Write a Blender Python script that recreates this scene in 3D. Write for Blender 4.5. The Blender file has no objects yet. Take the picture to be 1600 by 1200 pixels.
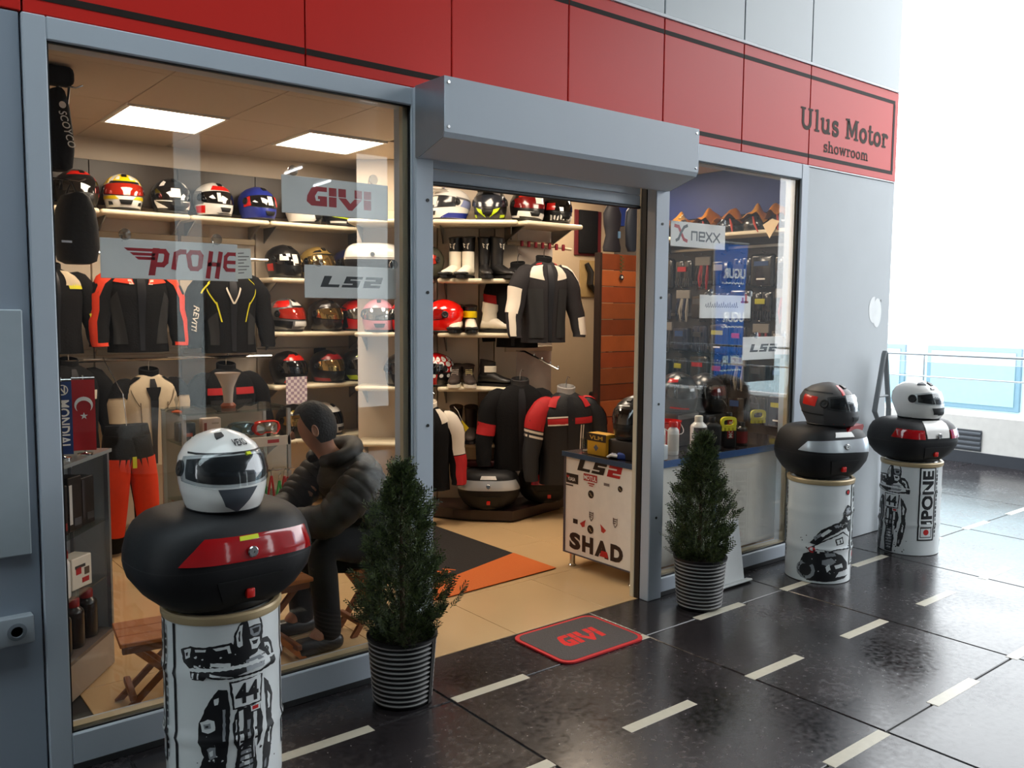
import bpy, bmesh, math, random
from mathutils import Vector, Matrix, Euler
R = math.radians
sc = bpy.context.scene
col = sc.collection
random.seed(7)

# ---------------------------------------------------------------- camera
YAW, PIT, ROL = R(38.8), R(4.89), R(0.44)
dv = Vector((math.sin(YAW)*math.cos(PIT), math.cos(YAW)*math.cos(PIT), -math.sin(PIT)))
rv = Vector((math.cos(YAW), -math.sin(YAW), 0)); uv_ = rv.cross(dv)
r2 = rv*math.cos(ROL) + uv_*math.sin(ROL); u2 = uv_*math.cos(ROL) - rv*math.sin(ROL)
cam = bpy.data.objects.new('camera', bpy.data.cameras.new('camera')); col.objects.link(cam)
m3 = Matrix((r2, u2, -dv)).transposed()
cam.matrix_world = Matrix.Translation((0, -3.1, 1.55)) @ m3.to_4x4()
cam.data.sensor_width = 36; cam.data.lens = 1352*36/1600
cam.data.clip_start = 0.05; cam.data.clip_end = 200
sc.camera = cam

# ---------------------------------------------------------------- sky, exposure
SKY = 5.3
w = bpy.data.worlds.new('overcast_sky'); sc.world = w; w.use_nodes = True
nt = w.node_tree; bg = nt.nodes['Background']
bg.inputs['Color'].default_value = (0.93, 0.97, 1.0, 1); bg.inputs['Strength'].default_value = SKY
sc.view_settings.view_transform = 'Standard'; sc.view_settings.look = 'None'
sc.view_settings.exposure = 0.0; sc.view_settings.gamma = 1.0
sc.view_settings.use_curve_mapping = False
LAMP = 24.0          # radiance of the shop's ceiling panels
LAMPCOL = (1.0, 0.83, 0.64)

# ---------------------------------------------------------------- materials
def lin(h):
    if isinstance(h, str):
        h = h.lstrip('#'); c = [int(h[i:i+2], 16)/255 for i in (0, 2, 4)]
        return tuple(x/12.92 if x <= .04045 else ((x+.055)/1.055)**2.4 for x in c)
    return h
_mats = {}
def M(h, rough=.5, metal=0., spec=.5, coat=0., var=.08, scale=14., bump=0., name=None):
    key = (h, rough, metal, spec, coat, var, scale, bump)
    if key in _mats: return _mats[key]
    m = bpy.data.materials.new(name or 'surface_%s' % str(h).strip('#')); m.use_nodes = True
    n = m.node_tree.nodes; l = m.node_tree.links; b = n['Principled BSDF']
    c = lin(h)
    b.inputs['Roughness'].default_value = rough; b.inputs['Metallic'].default_value = metal
    b.inputs['Specular IOR Level'].default_value = spec; b.inputs['Coat Weight'].default_value = coat
    b.inputs['Coat Roughness'].default_value = .05
    tc = n.new('ShaderNodeTexCoord'); no = n.new('ShaderNodeTexNoise'); no.inputs['Scale'].default_value = scale
    no.inputs['Detail'].default_value = 3
    l.new(tc.outputs['Object'], no.inputs['Vector'])
    mx = n.new('ShaderNodeMix'); mx.data_type = 'RGBA'
    mx.inputs['A'].default_value = (*[max(0, x*(1-var)) for x in c], 1)
    mx.inputs['B'].default_value = (*[min(1, x*(1+var)+.002) for x in c], 1)
    l.new(no.outputs['Fac'], mx.inputs['Factor']); l.new(mx.outputs['Result'], b.inputs['Base Color'])
    if bump:
        bp = n.new('ShaderNodeBump'); bp.inputs['Strength'].default_value = bump; bp.inputs['Distance'].default_value = .01
        l.new(no.outputs['Fac'], bp.inputs['Height']); l.new(bp.outputs['Normal'], b.inputs['Normal'])
    _mats[key] = m
    return m
def emit(h, s):
    m = bpy.data.materials.new('lamp_light'); m.use_nodes = True; n = m.node_tree.nodes
    n.remove(n['Principled BSDF']); e = n.new('ShaderNodeEmission')
    e.inputs['Color'].default_value = (*lin(h), 1); e.inputs['Strength'].default_value = s
    m.node_tree.links.new(e.outputs[0], n['Material Output'].inputs['Surface']); return m
def glass(name='clear_glass', tint=(.93, .97, .96), ior=1.5, boost=1.0, rough=0.0):
    m = bpy.data.materials.new(name); m.use_nodes = True; n = m.node_tree.nodes; l = m.node_tree.links
    n.remove(n['Principled BSDF'])
    t = n.new('ShaderNodeBsdfTransparent'); t.inputs['Color'].default_value = (*tint, 1)
    g = n.new('ShaderNodeBsdfGlossy'); g.inputs['Roughness'].default_value = rough
    f = n.new('ShaderNodeFresnel'); f.inputs['IOR'].default_value = ior
    ge = n.new('ShaderNodeNewGeometry'); ma = n.new('ShaderNodeMath'); ma.operation = 'MULTIPLY_ADD'   # same IOR from either side of the sheet
    ma.inputs[1].default_value = 1/ior-ior; ma.inputs[2].default_value = ior
    l.new(ge.outputs['Backfacing'], ma.inputs[0]); l.new(ma.outputs[0], f.inputs['IOR'])
    mu = n.new('ShaderNodeMath'); mu.operation = 'MULTIPLY'; mu.inputs[1].default_value = boost; mu.use_clamp = True
    l.new(f.outputs[0], mu.inputs[0])
    mx = n.new('ShaderNodeMixShader'); l.new(mu.outputs[0], mx.inputs[0]); l.new(t.outputs[0], mx.inputs[1]); l.new(g.outputs[0], mx.inputs[2])
    l.new(mx.outputs[0], n['Material Output'].inputs['Surface']); return m

ALU = M('#b4bcc6', .38, .0, .5, 0, .03, 3, name='powder_coated_aluminium')
ALUD = M('#7c848e', .4, .2, name='aluminium_shade')
RAIL = M('#8a939d', .35, .35, .5, 0, .03, 3, name='shutter_steel')
DARK = M('#16161a', .5, name='black_rubber')
CREAM = M('#d8cdb4', .45, name='cream_trim')
RED = M('#cc1f14', .42, 0, .35, 0, .04, 2, name='red_fascia_sheet')
GREYP = M('#aeb6ba', .35, 0, .5, .1, .03, 2, name='grey_fascia_sheet')
WALLG = M('#b9bec2', .55, 0, .5, 0, .05, 4, .02, name='grey_wall_paint')
WHITE = M('#ece8e0', .4, name='white_laminate')
BLACK = M('#0b0b0d', .45, name='black_plastic')
MATTE = M('#101013', .55, 0, .4, 0, .12, 60, .05, name='grained_black_plastic')
CLOTH = M('#0c0c0f', .85, 0, .25, 0, .25, 90, .25, name='black_textile')
CHROME = M('#c8c8c8', .15, 1, name='chrome')
STEEL = M('#9a9a98', .3, .9, name='brushed_steel')
REDL = M('#a80810', .1, 0, .6, 1., .05, 30, name='red_lens')
SILV = M('#c4cad0', .25, .3, .6, .6, name='silver_lens')
WINGLASS = glass('shop_window_glass', (.985, .99, .985), 1.5, 1.1)
CLEAR = glass('cabinet_glass', (.9, .95, .93), 1.5, 1.)
VISORC = glass('clear_visor', (.75, .78, .8), 1.55, 1.5)
ACRYL = glass('acrylic', (.9, .93, .95), 1.5, 1.5)

# ---------------------------------------------------------------- mesh builder
class B:
    def __init__(s): s.v = []; s.f = []; s.mi = []; s.mats = []
    def mat(s, m):
        if m not in s.mats: s.mats.append(m)
        return s.mats.index(m)
    def add(s, vs, fs, m, tr=None):
        o = len(s.v); k = s.mat(m)
        s.v += [tuple(tr @ Vector(p)) if tr else tuple(p) for p in vs]
        for f in fs: s.f.append([i+o for i in f]); s.mi.append(k)
        return s
    def box(s, x0, x1, y0, y1, z0, z1, m, tr=None):
        v = [(x, y, z) for z in (z0, z1) for y in (y0, y1) for x in (x0, x1)]
        return s.add(v, [(0,2,3,1),(4,5,7,6),(0,1,5,4),(2,6,7,3),(0,4,6,2),(1,3,7,5)], m, tr)
    def loft(s, rings, m, cap=True, closed=True, tr=None):
        n = len(rings[0]); vs = [p for r in rings for p in r]; fs = []
        for i in range(len(rings)-1):
            for j in range(n if closed else n-1):
                a = i*n+j; b = i*n+(j+1) % n
                fs.append((a, b, b+n, a+n))
        if cap:
            fs.append(tuple(range(n))[::-1]); fs.append(tuple((len(rings)-1)*n+j for j in range(n)))
        return s.add(vs, fs, m, tr)
    def rbox(s, x0, x1, y0, y1, z0, z1, m, b=.01, seg=2, tr=None):
        def ring(z, ins):
            out = []; q = max(b-ins*0, 1e-4)
            for cx, cy, a0 in ((x1-b, y1-b, 0), (x0+b, y1-b, 90), (x0+b, y0+b, 180), (x1-b, y0+b, 270)):
                for k in range(seg+1):
                    a = R(a0+90*k/seg); out.append((cx+(b-ins)*math.cos(a), cy+(b-ins)*math.sin(a), z))
            return out
        rs = []
        for k in range(seg+1):
            a = R(90*k/seg); rs.append(ring(z0+b-b*math.cos(a), b-b*math.sin(a)))
        for k in range(seg+1):
            a = R(90*k/seg); rs.append(ring(z1-b+b*math.sin(a), b-b*math.cos(a)))
        return s.loft(rs, m, tr=tr)
    def lathe(s, prof, m, c=(0, 0, 0), n=24, cap=True, tr=None):
        rs = [[(c[0]+r*math.cos(2*math.pi*k/n), c[1]+r*math.sin(2*math.pi*k/n), c[2]+z) for k in range(n)] for r, z in prof]
        return s.loft(rs, m, cap, tr=tr)
    def tube(s, path, r, m, n=8, cap=True, tr=None):
        P = [Vector(p) for p in path]; rs = []
        rr = r if isinstance(r, (list, tuple)) else [r]*len(P)
        up = Vector((0, 0, 1)); prev = None
        for i, p in enumerate(P):
            t = (P[min(i+1, len(P)-1)]-P[max(i-1, 0)]).normalized()
            if prev is None:
                a = t.cross(up)
                if a.length < .1: a = t.cross(Vector((1, 0, 0)))
                a.normalize()
            else:
                a = prev - t*prev.dot(t); a.normalize()
            prev = a; b = t.cross(a)
            q = rr[i]; qa, qb = q if isinstance(q, tuple) else (q, q)
            rs.append([tuple(p+a*qa*math.cos(2*math.pi*k/n)+b*qb*math.sin(2*math.pi*k/n)) for k in range(n)])
        return s.loft(rs, m, cap, tr=tr)
    def prism(s, poly, h0, h1, m, tr=None):
        n = len(poly); vs = [(x, y, h0) for x, y in poly]+[(x, y, h1) for x, y in poly]
        fs = [tuple(range(n))[::-1], tuple(range(n, 2*n))]+[(i, (i+1) % n, (i+1) % n+n, i+n) for i in range(n)]
        return s.add(vs, fs, m, tr)
    def grid(s, fn, nu, nv, m, tr=None, wrap=False):
        vs = [fn(i/nu, j/nv) for j in range(nv+1) for i in range(nu+1)]
        fs = [(j*(nu+1)+i, j*(nu+1)+i+1, (j+1)*(nu+1)+i+1, (j+1)*(nu+1)+i) for j in range(nv) for i in range(nu)]
        return s.add(vs, fs, m, tr)
    def build(s, name, parent=None, smooth=True, loc=None, rotz=0, **tags):
        me = bpy.data.meshes.new(name); me.from_pydata(s.v, [], s.f)
        for m in s.mats: me.materials.append(m)
        me.polygons.foreach_set('material_index', s.mi)
        if smooth:
            me.polygons.foreach_set('use_smooth', [True]*len(s.f))
        bm = bmesh.new(); bm.from_mesh(me); bmesh.ops.recalc_face_normals(bm, faces=bm.faces); 
        if smooth:
            for e in bm.edges:
                if len(e.link_faces) == 2 and e.calc_face_angle(0) > R(38): e.smooth = False
        bm.to_mesh(me); bm.free()
        o = bpy.data.objects.new(name, me); col.objects.link(o)
        if parent: o.parent = parent
        if loc: o.location = loc
        o.rotation_euler.z = rotz
        for k, v in tags.items(): o[k] = v
        return o
def thing(name, label, cat, loc=(0, 0, 0), rz=0., group=None, tilt=None):
    o = bpy.data.objects.new(name, None); col.objects.link(o); o.empty_display_size = .05
    o.location = loc; o.rotation_euler = (tilt[0], tilt[1], rz) if tilt else (0, 0, rz)
    o['label'] = label; o['category'] = cat
    if group: o['group'] = group
    return o
def tag(o, label, cat, group=None):
    o['label'] = label; o['category'] = cat
    if group: o['group'] = group
    return o
def structure(name, parent=None):
    o = bpy.data.objects.new(name, None); col.objects.link(o); o['kind'] = 'structure'
    if parent: o.parent = parent
    return o
def frame(o, x, y):
    """plane frame: local x along x, local y along y, local z = x cross y"""
    x = Vector(x).normalized(); y = Vector(y).normalized(); z = x.cross(y)
    return Matrix(((x.x, y.x, z.x, o[0]), (x.y, y.y, z.y, o[1]), (x.z, y.z, z.z, o[2]), (0, 0, 0, 1)))
def facing(x, y, z):            # a plane that faces the street (-y), local x to the right
    return frame((x, y, z), (1, 0, 0), (0, 0, 1))
_tx = {}
def text_geo(s, size, bold=0., shear=0., align='LEFT', space=1.0):
    key = (s, bold, shear, align, space)
    if key not in _tx:
        cu = bpy.data.curves.new('lettering', 'FONT'); cu.body = s; cu.size = 1; cu.offset = bold; cu.shear = shear
        cu.align_x = align; cu.space_character = space; cu.resolution_u = 3
        o = bpy.data.objects.new('lettering', cu); col.objects.link(o)
        dg = bpy.context.evaluated_depsgraph_get(); me = o.evaluated_get(dg).to_mesh()
        _tx[key] = ([tuple(v.co) for v in me.vertices], [tuple(p.vertices) for p in me.polygons])
        o.evaluated_get(dg).to_mesh_clear(); bpy.data.objects.remove(o); bpy.data.curves.remove(cu)
    vs, fs = _tx[key]
    return [(x*size, y*size, 0) for x, y, z in vs], fs
def put_text(b, s, size, m, tr, bold=0., shear=0., align='LEFT', fit=None, space=1.0, sy=1.):
    vs, fs = text_geo(s, size, bold, shear, align, space)
    if fit:
        x0 = min(v[0] for v in vs); x1 = max(v[0] for v in vs); k = fit/(x1-x0)
        vs = [((x-x0)*k, y*sy, z) for x, y, z in vs]
    b.add(vs, fs, m, tr)
def stroke(b, pts, wd, m, tr, h=.0):
    for (x0, y0), (x1, y1) in zip(pts, pts[1:]):
        h += .00002                                          # overlapping strokes never share a plane
        d = Vector((x1-x0, y1-y0)); L = d.length or 1e-6; d /= L; n = Vector((-d.y, d.x))*wd/2; e = d*wd*.32
        q = [(x0-e.x-n.x, y0-e.y-n.y, h), (x1+e.x-n.x, y1+e.y-n.y, h), (x1+e.x+n.x, y1+e.y+n.y, h), (x0-e.x+n.x, y0-e.y+n.y, h)]
        b.add(q, [(0, 1, 2, 3)], m, tr)
def wrap_polys(items, surf, du, dv, off):
    """flat print laid on a curved surface: items = (polygon or (verts, faces), material)"""
    b = B()
    for lay, (geo, m) in enumerate(items):
        bm = bmesh.new()
        if isinstance(geo, tuple): vs, fs = geo
        else: vs = [(x, y, 0) for x, y in geo]; fs = [tuple(range(len(geo)))]
        bv = [bm.verts.new((p[0], p[1], 0)) for p in vs]
        for f in fs:
            try: bm.faces.new([bv[i] for i in f])
            except ValueError: pass
        for ax, st in ((0, du), (1, dv)):
            lo = min(p[ax] for p in vs); hi = max(p[ax] for p in vs); k = math.ceil(lo/st)
            while k*st < hi:
                no = (1, 0, 0) if ax == 0 else (0, 1, 0); co = (k*st, 0, 0) if ax == 0 else (0, k*st, 0)
                bmesh.ops.bisect_plane(bm, geom=bm.verts[:]+bm.edges[:]+bm.faces[:], plane_co=co, plane_no=no); k += 1
        bmesh.ops.triangulate(bm, faces=bm.faces)
        bm.verts.index_update()
        b.add([surf(v.co.x, v.co.y, off+lay*.00001) for v in bm.verts], [tuple(v.index for v in f.verts) for f in bm.faces], m)
        bm.free()
    return b
def copy_tree(o, parent=None):
    c = o.copy(); col.objects.link(c)
    if parent: c.parent = parent
    for ch in list(o.children): copy_tree(ch, c)
    return c
def interp(tab, t):
    for (a, va), (b_, vb) in zip(tab, tab[1:]):
        if t <= b_:
            k = (t-a)/(b_-a) if b_ > a else 0; k = max(0, min(1, k)); k = k*k*(3-2*k)*.35+k*.65
            return va+(vb-va)*k
    return tab[-1][1]

# ---------------------------------------------------------------- arcade floor
def terrazzo():
    m = bpy.data.materials.new('polished_terrazzo'); m.use_nodes = True
    n = m.node_tree.nodes; l = m.node_tree.links; b = n['Principled BSDF']
    tc = n.new('ShaderNodeNewGeometry'); P = tc.outputs['Position']
    no = n.new('ShaderNodeTexNoise'); no.inputs['Scale'].default_value = 2.3; no.inputs['Detail'].default_value = 7
    no2 = n.new('ShaderNodeTexNoise'); no2.inputs['Scale'].default_value = 38; no2.inputs['Detail'].default_value = 4
    vo = n.new('ShaderNodeTexVoronoi'); vo.inputs['Scale'].default_value = 26
    for x in (no, no2, vo): l.new(P, x.inputs['Vector'])
    r = n.new('ShaderNodeValToRGB'); r.color_ramp.elements[0].color = (*lin('#191719'), 1); r.color_ramp.elements[1].color = (*lin('#383335'), 1)
    r.color_ramp.elements[0].position = .35; r.color_ramp.elements[1].position = .72
    ad = n.new('ShaderNodeMath'); ad.operation = 'ADD'; hf = n.new('ShaderNodeMath'); hf.operation = 'MULTIPLY'; hf.inputs[1].default_value = .5
    l.new(no.outputs['Fac'], ad.inputs[0]); l.new(no2.outputs['Fac'], ad.inputs[1]); l.new(ad.outputs[0], hf.inputs[0]); l.new(hf.outputs[0], r.inputs['Fac'])
    sp = n.new('ShaderNodeValToRGB'); sp.color_ramp.elements[0].color = (1, 1, 1, 1); sp.color_ramp.elements[1].color = (0, 0, 0, 1)
    sp.color_ramp.elements[0].position = .035; sp.color_ramp.elements[1].position = .06
    l.new(vo.outputs['Distance'], sp.inputs['Fac'])
    sel = n.new('ShaderNodeMath'); sel.operation = 'GREATER_THAN'; sel.inputs[1].default_value = .55
    l.new(vo.outputs['Color'], sel.inputs[0])
    mu = n.new('ShaderNodeMath'); mu.operation = 'MULTIPLY'; l.new(sp.outputs[0], mu.inputs[0]); l.new(sel.outputs[0], mu.inputs[1])
    mx = n.new('ShaderNodeMix'); mx.data_type = 'RGBA'; l.new(mu.outputs[0], mx.inputs['Factor']); l.new(r.outputs[0], mx.inputs['A']); mx.inputs['B'].default_value = (*lin('#a8a29c'), 1)
    l.new(mx.outputs['Result'], b.inputs['Base Color'])
    rr = n.new('ShaderNodeMapRange'); rr.inputs['To Min'].default_value = .10; rr.inputs['To Max'].default_value = .34
    l.new(hf.outputs[0], rr.inputs['Value']); rr.inputs['From Min'].default_value = .3; rr.inputs['From Max'].default_value = .7
    l.new(rr.outputs[0], b.inputs['Roughness']); b.inputs['Specular IOR Level'].default_value = .55
    bp = n.new('ShaderNodeBump'); bp.inputs['Strength'].default_value = .05; bp.inputs['Distance'].default_value = .004
    l.new(no2.outputs['Fac'], bp.inputs['Height']); l.new(bp.outputs[0], b.inputs['Normal'])
    return m
TERR = terrazzo()
STRIP = M('#b9b3a2', .3, var=.12, scale=30, name='pale_inlay')
floor = B().box(-10, 9.3, -9, 8, -.12, -.005, M('#1f1d1e', .8)).build('floor', smooth=False, kind='structure')
xs = [3.03+1.13*k for k in range(-5, 6)]; xs[-1] = 9.3
ys = [-5.15, -3.955, -2.76, -1.565, -.37]
_slab = {}
def slab(x0, x1, y0, y1):
    g = .004; key = (round(x1-x0, 3), round(y1-y0, 3))
    if key not in _slab:
        a, c = (x1-x0)/2-g, (y1-y0)/2-g
        b = B(); b.loft([[(-a, -c, -.006), (a, -c, -.006), (a, c, -.006), (-a, c, -.006)], [(-a, -c, -.003), (a, -c, -.003), (a, c, -.003), (-a, c, -.003)],
                         [(-a+.003, -c+.003, 0), (a-.003, -c+.003, 0), (a-.003, c-.003, 0), (-a+.003, c-.003, 0)]], TERR)
        o = b.build('floor_slab', floor, smooth=False); _slab[key] = o
    else:
        o = _slab[key].copy(); col.objects.link(o)
    o.location = ((x0+x1)/2, (y0+y1)/2, 0)
for i in range(len(xs)-1):
    for j in range(len(ys)-1): slab(xs[i], xs[i+1], ys[j], ys[j+1])
    slab(xs[i], xs[i+1], -.37, .03) if xs[i] < 5.2 else None
    if xs[i] > 5.2:
        for k in range(3): slab(xs[i], xs[i+1], -.37+1.195*k, -.37+1.195*(k+1)) if xs[i] > 6 or k == 0 else slab(5.9, xs[i+1], -.37+1.195*k, -.37+1.195*(k+1))
st0 = B().rbox(-.188, .188, -.025, .025, -.003, .0012, STRIP, .0008, 1).build('inlay_strip', floor, smooth=False); first = True
for y, x0, ks in ((-.37, 2.845, range(-3, 7)), (-.965, 2.463, range(-2, 7)), (-1.565, 2.832, range(-1, 5))):
    for k in ks:
        o = st0 if first else st0.copy()
        if not first: col.objects.link(o)
        first = False; o.location = (x0+.747*k, y, 0)

# ---------------------------------------------------------------- shop floor, shell
TILE = M('#c9a97e', .16, 0, .5, 0, .05, 3, name='beige_floor_tile')
sf = B().box(.42, 5.874, .03, 3.4, -.12, -.006, M('#6d5638', .8)).build('floor_1', smooth=False, kind='structure')
t0 = B().rbox(-.2985, .2985, -.2985, .2985, -.006, 0, TILE, .0015, 1).build('floor_tile', sf, smooth=False)
k = 0
for i in range(-3, 6):
    for j in range(0, 6):
        cx, cy = 2.555+.6*i+.3, .03+.3+.6*j-.0
        if cx < .7 or cx > 5.7 or cy > 3.4: continue
        o = t0 if k == 0 else t0.copy()
        if k: col.objects.link(o)
        k += 1; o.location = (cx, cy, 0)
SHOPW = M('#cdbfae', .6, var=.04, scale=3, name='shop_wall_paint')
B().box(.42, 5.874, 3.3, 3.4, 0, 2.75, SHOPW).build('wall_back', smooth=False, kind='structure')
B().box(.42, .5, .12, 3.3, 0, 2.75, SHOPW).build('wall_left', smooth=False, kind='structure')
wr = B().box(5.78, 5.868, .0, 3.3, 0, 4.6, M('#4c4744', .6)).build('wall_right', smooth=False, kind='structure')
B().box(5.765, 5.78, .12, 2.6, 2.32, 2.68, M('#10307e', .5, name='blue_paint')).build('blue_band', wr, smooth=False)
B().box(4.585, 5.78, 2.6, 2.68, 0, 2.68, M('#b5a084', .6, var=.03, name='beige_partition_paint')).build('wall_partition', smooth=False, kind='structure')
ce = B().box(.42, 5.874, .0, 3.4, 2.72, 2.8, M('#6a5a48', .8)).build('ceiling', smooth=False, kind='structure')
CEILM = M('#c4b4a2', .6, var=.03, name='ceiling_board')
LX = [(1.70, 2.38), (2.80, 2.40), (3.45, 1.45), (4.4, .8), (4.95, 2.0)]  # last three are unseen panels, added to brighten the shop
xe = [.5, 1.41, 1.99, 2.51, 3.09, 3.66, 4.24, 4.81, 5.39, 5.76]
for i in range(len(xe)-1):
    for (y0, y1) in ((.12, .66), (.66, 1.34), (1.34, 2.09), (2.09, 2.69), (2.69, 3.3)):
        if any(xe[i] < lx < xe[i+1] and y0 < ly < y1 for lx, ly in LX): continue
        B().rbox(xe[i]+.002, xe[i+1]-.002, y0+.002, y1-.002, 2.682, 2.72, CEILM, .002, 1).build('ceiling_panel', ce, smooth=False)
DIFF = emit('#fff3dc', LAMP); DIFF.node_tree.nodes['Emission'].inputs['Color'].default_value = (*LAMPCOL, 1)
for k, (x, y) in enumerate(LX):
    lab = ['square ceiling light panel nearest the window corner over the jackets', 'square ceiling light panel above the hung red-lettered plate',
           'unseen ceiling panel added to light the doorway side', 'unseen ceiling panel added to light the counter end', 'unseen ceiling panel added to light the right wall side'][k]
    t = thing('ceiling_light', lab, 'light', (x, y, 2.67), group='ceiling light panels')
    fr = B()
    for q in ((-.29, .29, -.29, -.27), (-.29, .29, .27, .29), (-.29, -.27, -.27, .27), (.27, .29, -.27, .27)): fr.box(q[0], q[1], q[2], q[3], 0, .05, WHITE)
    fr.build('frame', t, smooth=False)
    B().box(-.27, .27, -.27, .27, .008, .02, DIFF).build('diffuser', t, smooth=False)

# ---------------------------------------------------------------- street facade
fac = structure('wall_front')
def panel(x0, x1, z0, z1, m, name, y=-.012, th=.03):
    return B().rbox(x0+.003, x1-.003, y, y+th, z0+.002, z1-.002, m, .003, 1).build(name, fac, smooth=False)
B().box(-6, 5.868, .022, .12, 2.455, 4.6, M('#55585c', .8)).build('backing', fac, smooth=False)
seams = [-2.28, -1.34, -.4, .54, 1.479, 2.144, 2.807, 3.471, 4.137, 4.805, 5.874]
STR = M('#2a211d', .6, 0, .15, 0, name='brown_black_stripe')
for a, b in zip(seams, seams[1:]):
    panel(a, b, 2.452, 3.05, RED, 'fascia_panel')
    panel(a, b, 3.065, 3.85, GREYP, 'cladding_panel'); panel(a, b, 3.85, 4.6, GREYP, 'cladding_panel')
    s = B(); e = .003
    xb = b if b < 5.8 else 5.826
    s.box(a+e, xb-e, -.0135, -.0119, 2.497, 2.520, STR); s.box(a+e, xb-e, -.0135, -.0119, 2.968, 2.990, STR)
    if b > 5.8: s.box(5.802, 5.826, -.0135, -.0119, 2.52, 2.968, STR)
    s.build('fascia_stripe', fac, smooth=False)
B().box(-2.28, 5.874, -.02, .02, 3.05, 3.065, M('#d0d4d8', .35)).build('trim_strip', fac, smooth=False)
B().box(4.805, 5.874, -.016, .02, 2.444, 2.452, M('#d0d4d8', .35)).build('trim_strip', fac, smooth=False)
# plain wall pieces either side of the windows
panel(4.803, 5.874, 0, 2.444, WALLG, 'wall_panel', -.01, .13)
LW = M('#8f99a6', .45, var=.03, scale=3, name='painted_steel_cladding')
panel(-2.3, .533, 0, 2.452, LW, 'wall_panel', -.01, .13)
ap = B(); ap.rbox(-.45, .505, -.03, -.01, .76, 1.54, M('#a3adb4', .4), .004, 1); ap.build('access_panel', fac, smooth=False)
# door side posts, shutter guides
PO = B(); PO.rbox(1.943, 2.03, -.045, .13, 0, 2.45, ALU, .004, 1); PO.box(2.028, 2.034, .03, .06, 0, 2.1, BLACK); PO.build('door_post', fac, smooth=False)
PO = B(); PO.rbox(3.40, 3.505, -.045, .02, 0, 2.45, ALU, .004, 1); PO.box(3.397, 3.48, .02, .055, 0, 2.2, BLACK); PO.rbox(3.393, 3.5, .055, .085, 0, 2.2, CREAM, .003, 1)
PO.build('door_post', fac, smooth=False)
for x, zs in ((2.0, (.55, 1.06, 1.62, 2.0)), (3.45, (.45, 1.06, 1.62, 2.0))):
    for z in zs: B().lathe([(.007, 0), (.007, .003)], BLACK, n=10, tr=frame((x, -.0451, z), (1, 0, 0), (0, 0, 1))).build('bolt', fac)
# windows
def window(n, x0, x1, w, top, bot, mull=None):
    wdw = structure('window_%d' % n, )
    def bar(a, b, c, d, nm='frame'): B().rbox(a, b, -.025, .09, c, d, ALU, .004, 1).build(nm, wdw, smooth=False)
    bar(x0, x0+w[0], 0, 2.45); bar(x1-w[1], x1, 0, 2.45)
    bar(x0+w[0], x1-w[1], top, 2.45); bar(x0+w[0], x1-w[1], 0, bot, 'sill')
    B().box(x0+w[0], x1-w[1], .0, .008, bot, top, WINGLASS).build('pane', wdw, smooth=False)
    g = B(); a, b = x0+w[0], x1-w[1]
    for q in ((a, b, bot, bot+.006), (a, b, top-.006, top), (a, a+.006, bot, top), (b-.006, b, bot, top)): g.box(q[0], q[1], -.012, -.001, q[2], q[3], BLACK)
    g.build('gasket', wdw, smooth=False)
    i = B(); BD = M('#b3a486', .5, name='beige_bead'); i.box(b-.024, b, .009, .035, bot, top, BD); i.box(a, b-.025, .009, .05, bot, bot+.012, BD); i.build('inner_bead', wdw, smooth=False)
    B().box(x0+w[0], x1-w[1], -.029, -.0255, .002, .024, M('#2a2a2c', .6)).build('kick_strip', wdw, smooth=False)
    if mull: B().rbox(mull[0], mull[1], .02, .10, bot, top, ALU, .003, 1).build('mullion', wdw, smooth=False)
window(1, .535, 1.943, (.068, .006), 2.378, .127)
window(2, 3.505, 4.803, (.006, .075), 2.358, .10)

# roller shutter housing over the door
t = thing('roller_shutter', 'grey metal roller shutter box above the open shop doorway', 'shutter', (2.7, 0, 2.1))
prof = [(-.046, .352), (-.255, .352), (-.255, .14), (-.245, .12), (-.075, .066), (-.046, .066)]
def side(x): return [(x, y, z) for y, z in prof]
B().loft([side(-.757), side(.766)], ALU).build('housing', t, smooth=False)
for x in (-.760, .7665):
    B().loft([side(x), side(x+.003)], M('#8f98a2', .25, .5)).build('end_plate', t, smooth=False)
for x in (-.74, .75):
    for z in (.33, .16): B().lathe([(.008, 0), (.006, .004)], CHROME, n=10, tr=frame((x, -.255, z), (1, 0, 0), (0, 0, 1))).build('screw', t)
for k in range(3):
    B().rbox(-.665, .675, .042, .056, -.006+.055*k, .048+.055*k, ALU, .006, 2).build('shutter_slat', t)
B().rbox(-.665, .675, .038, .060, -.022, -.006, DARK, .004, 1).build('bottom_bar', t, smooth=False)

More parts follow.
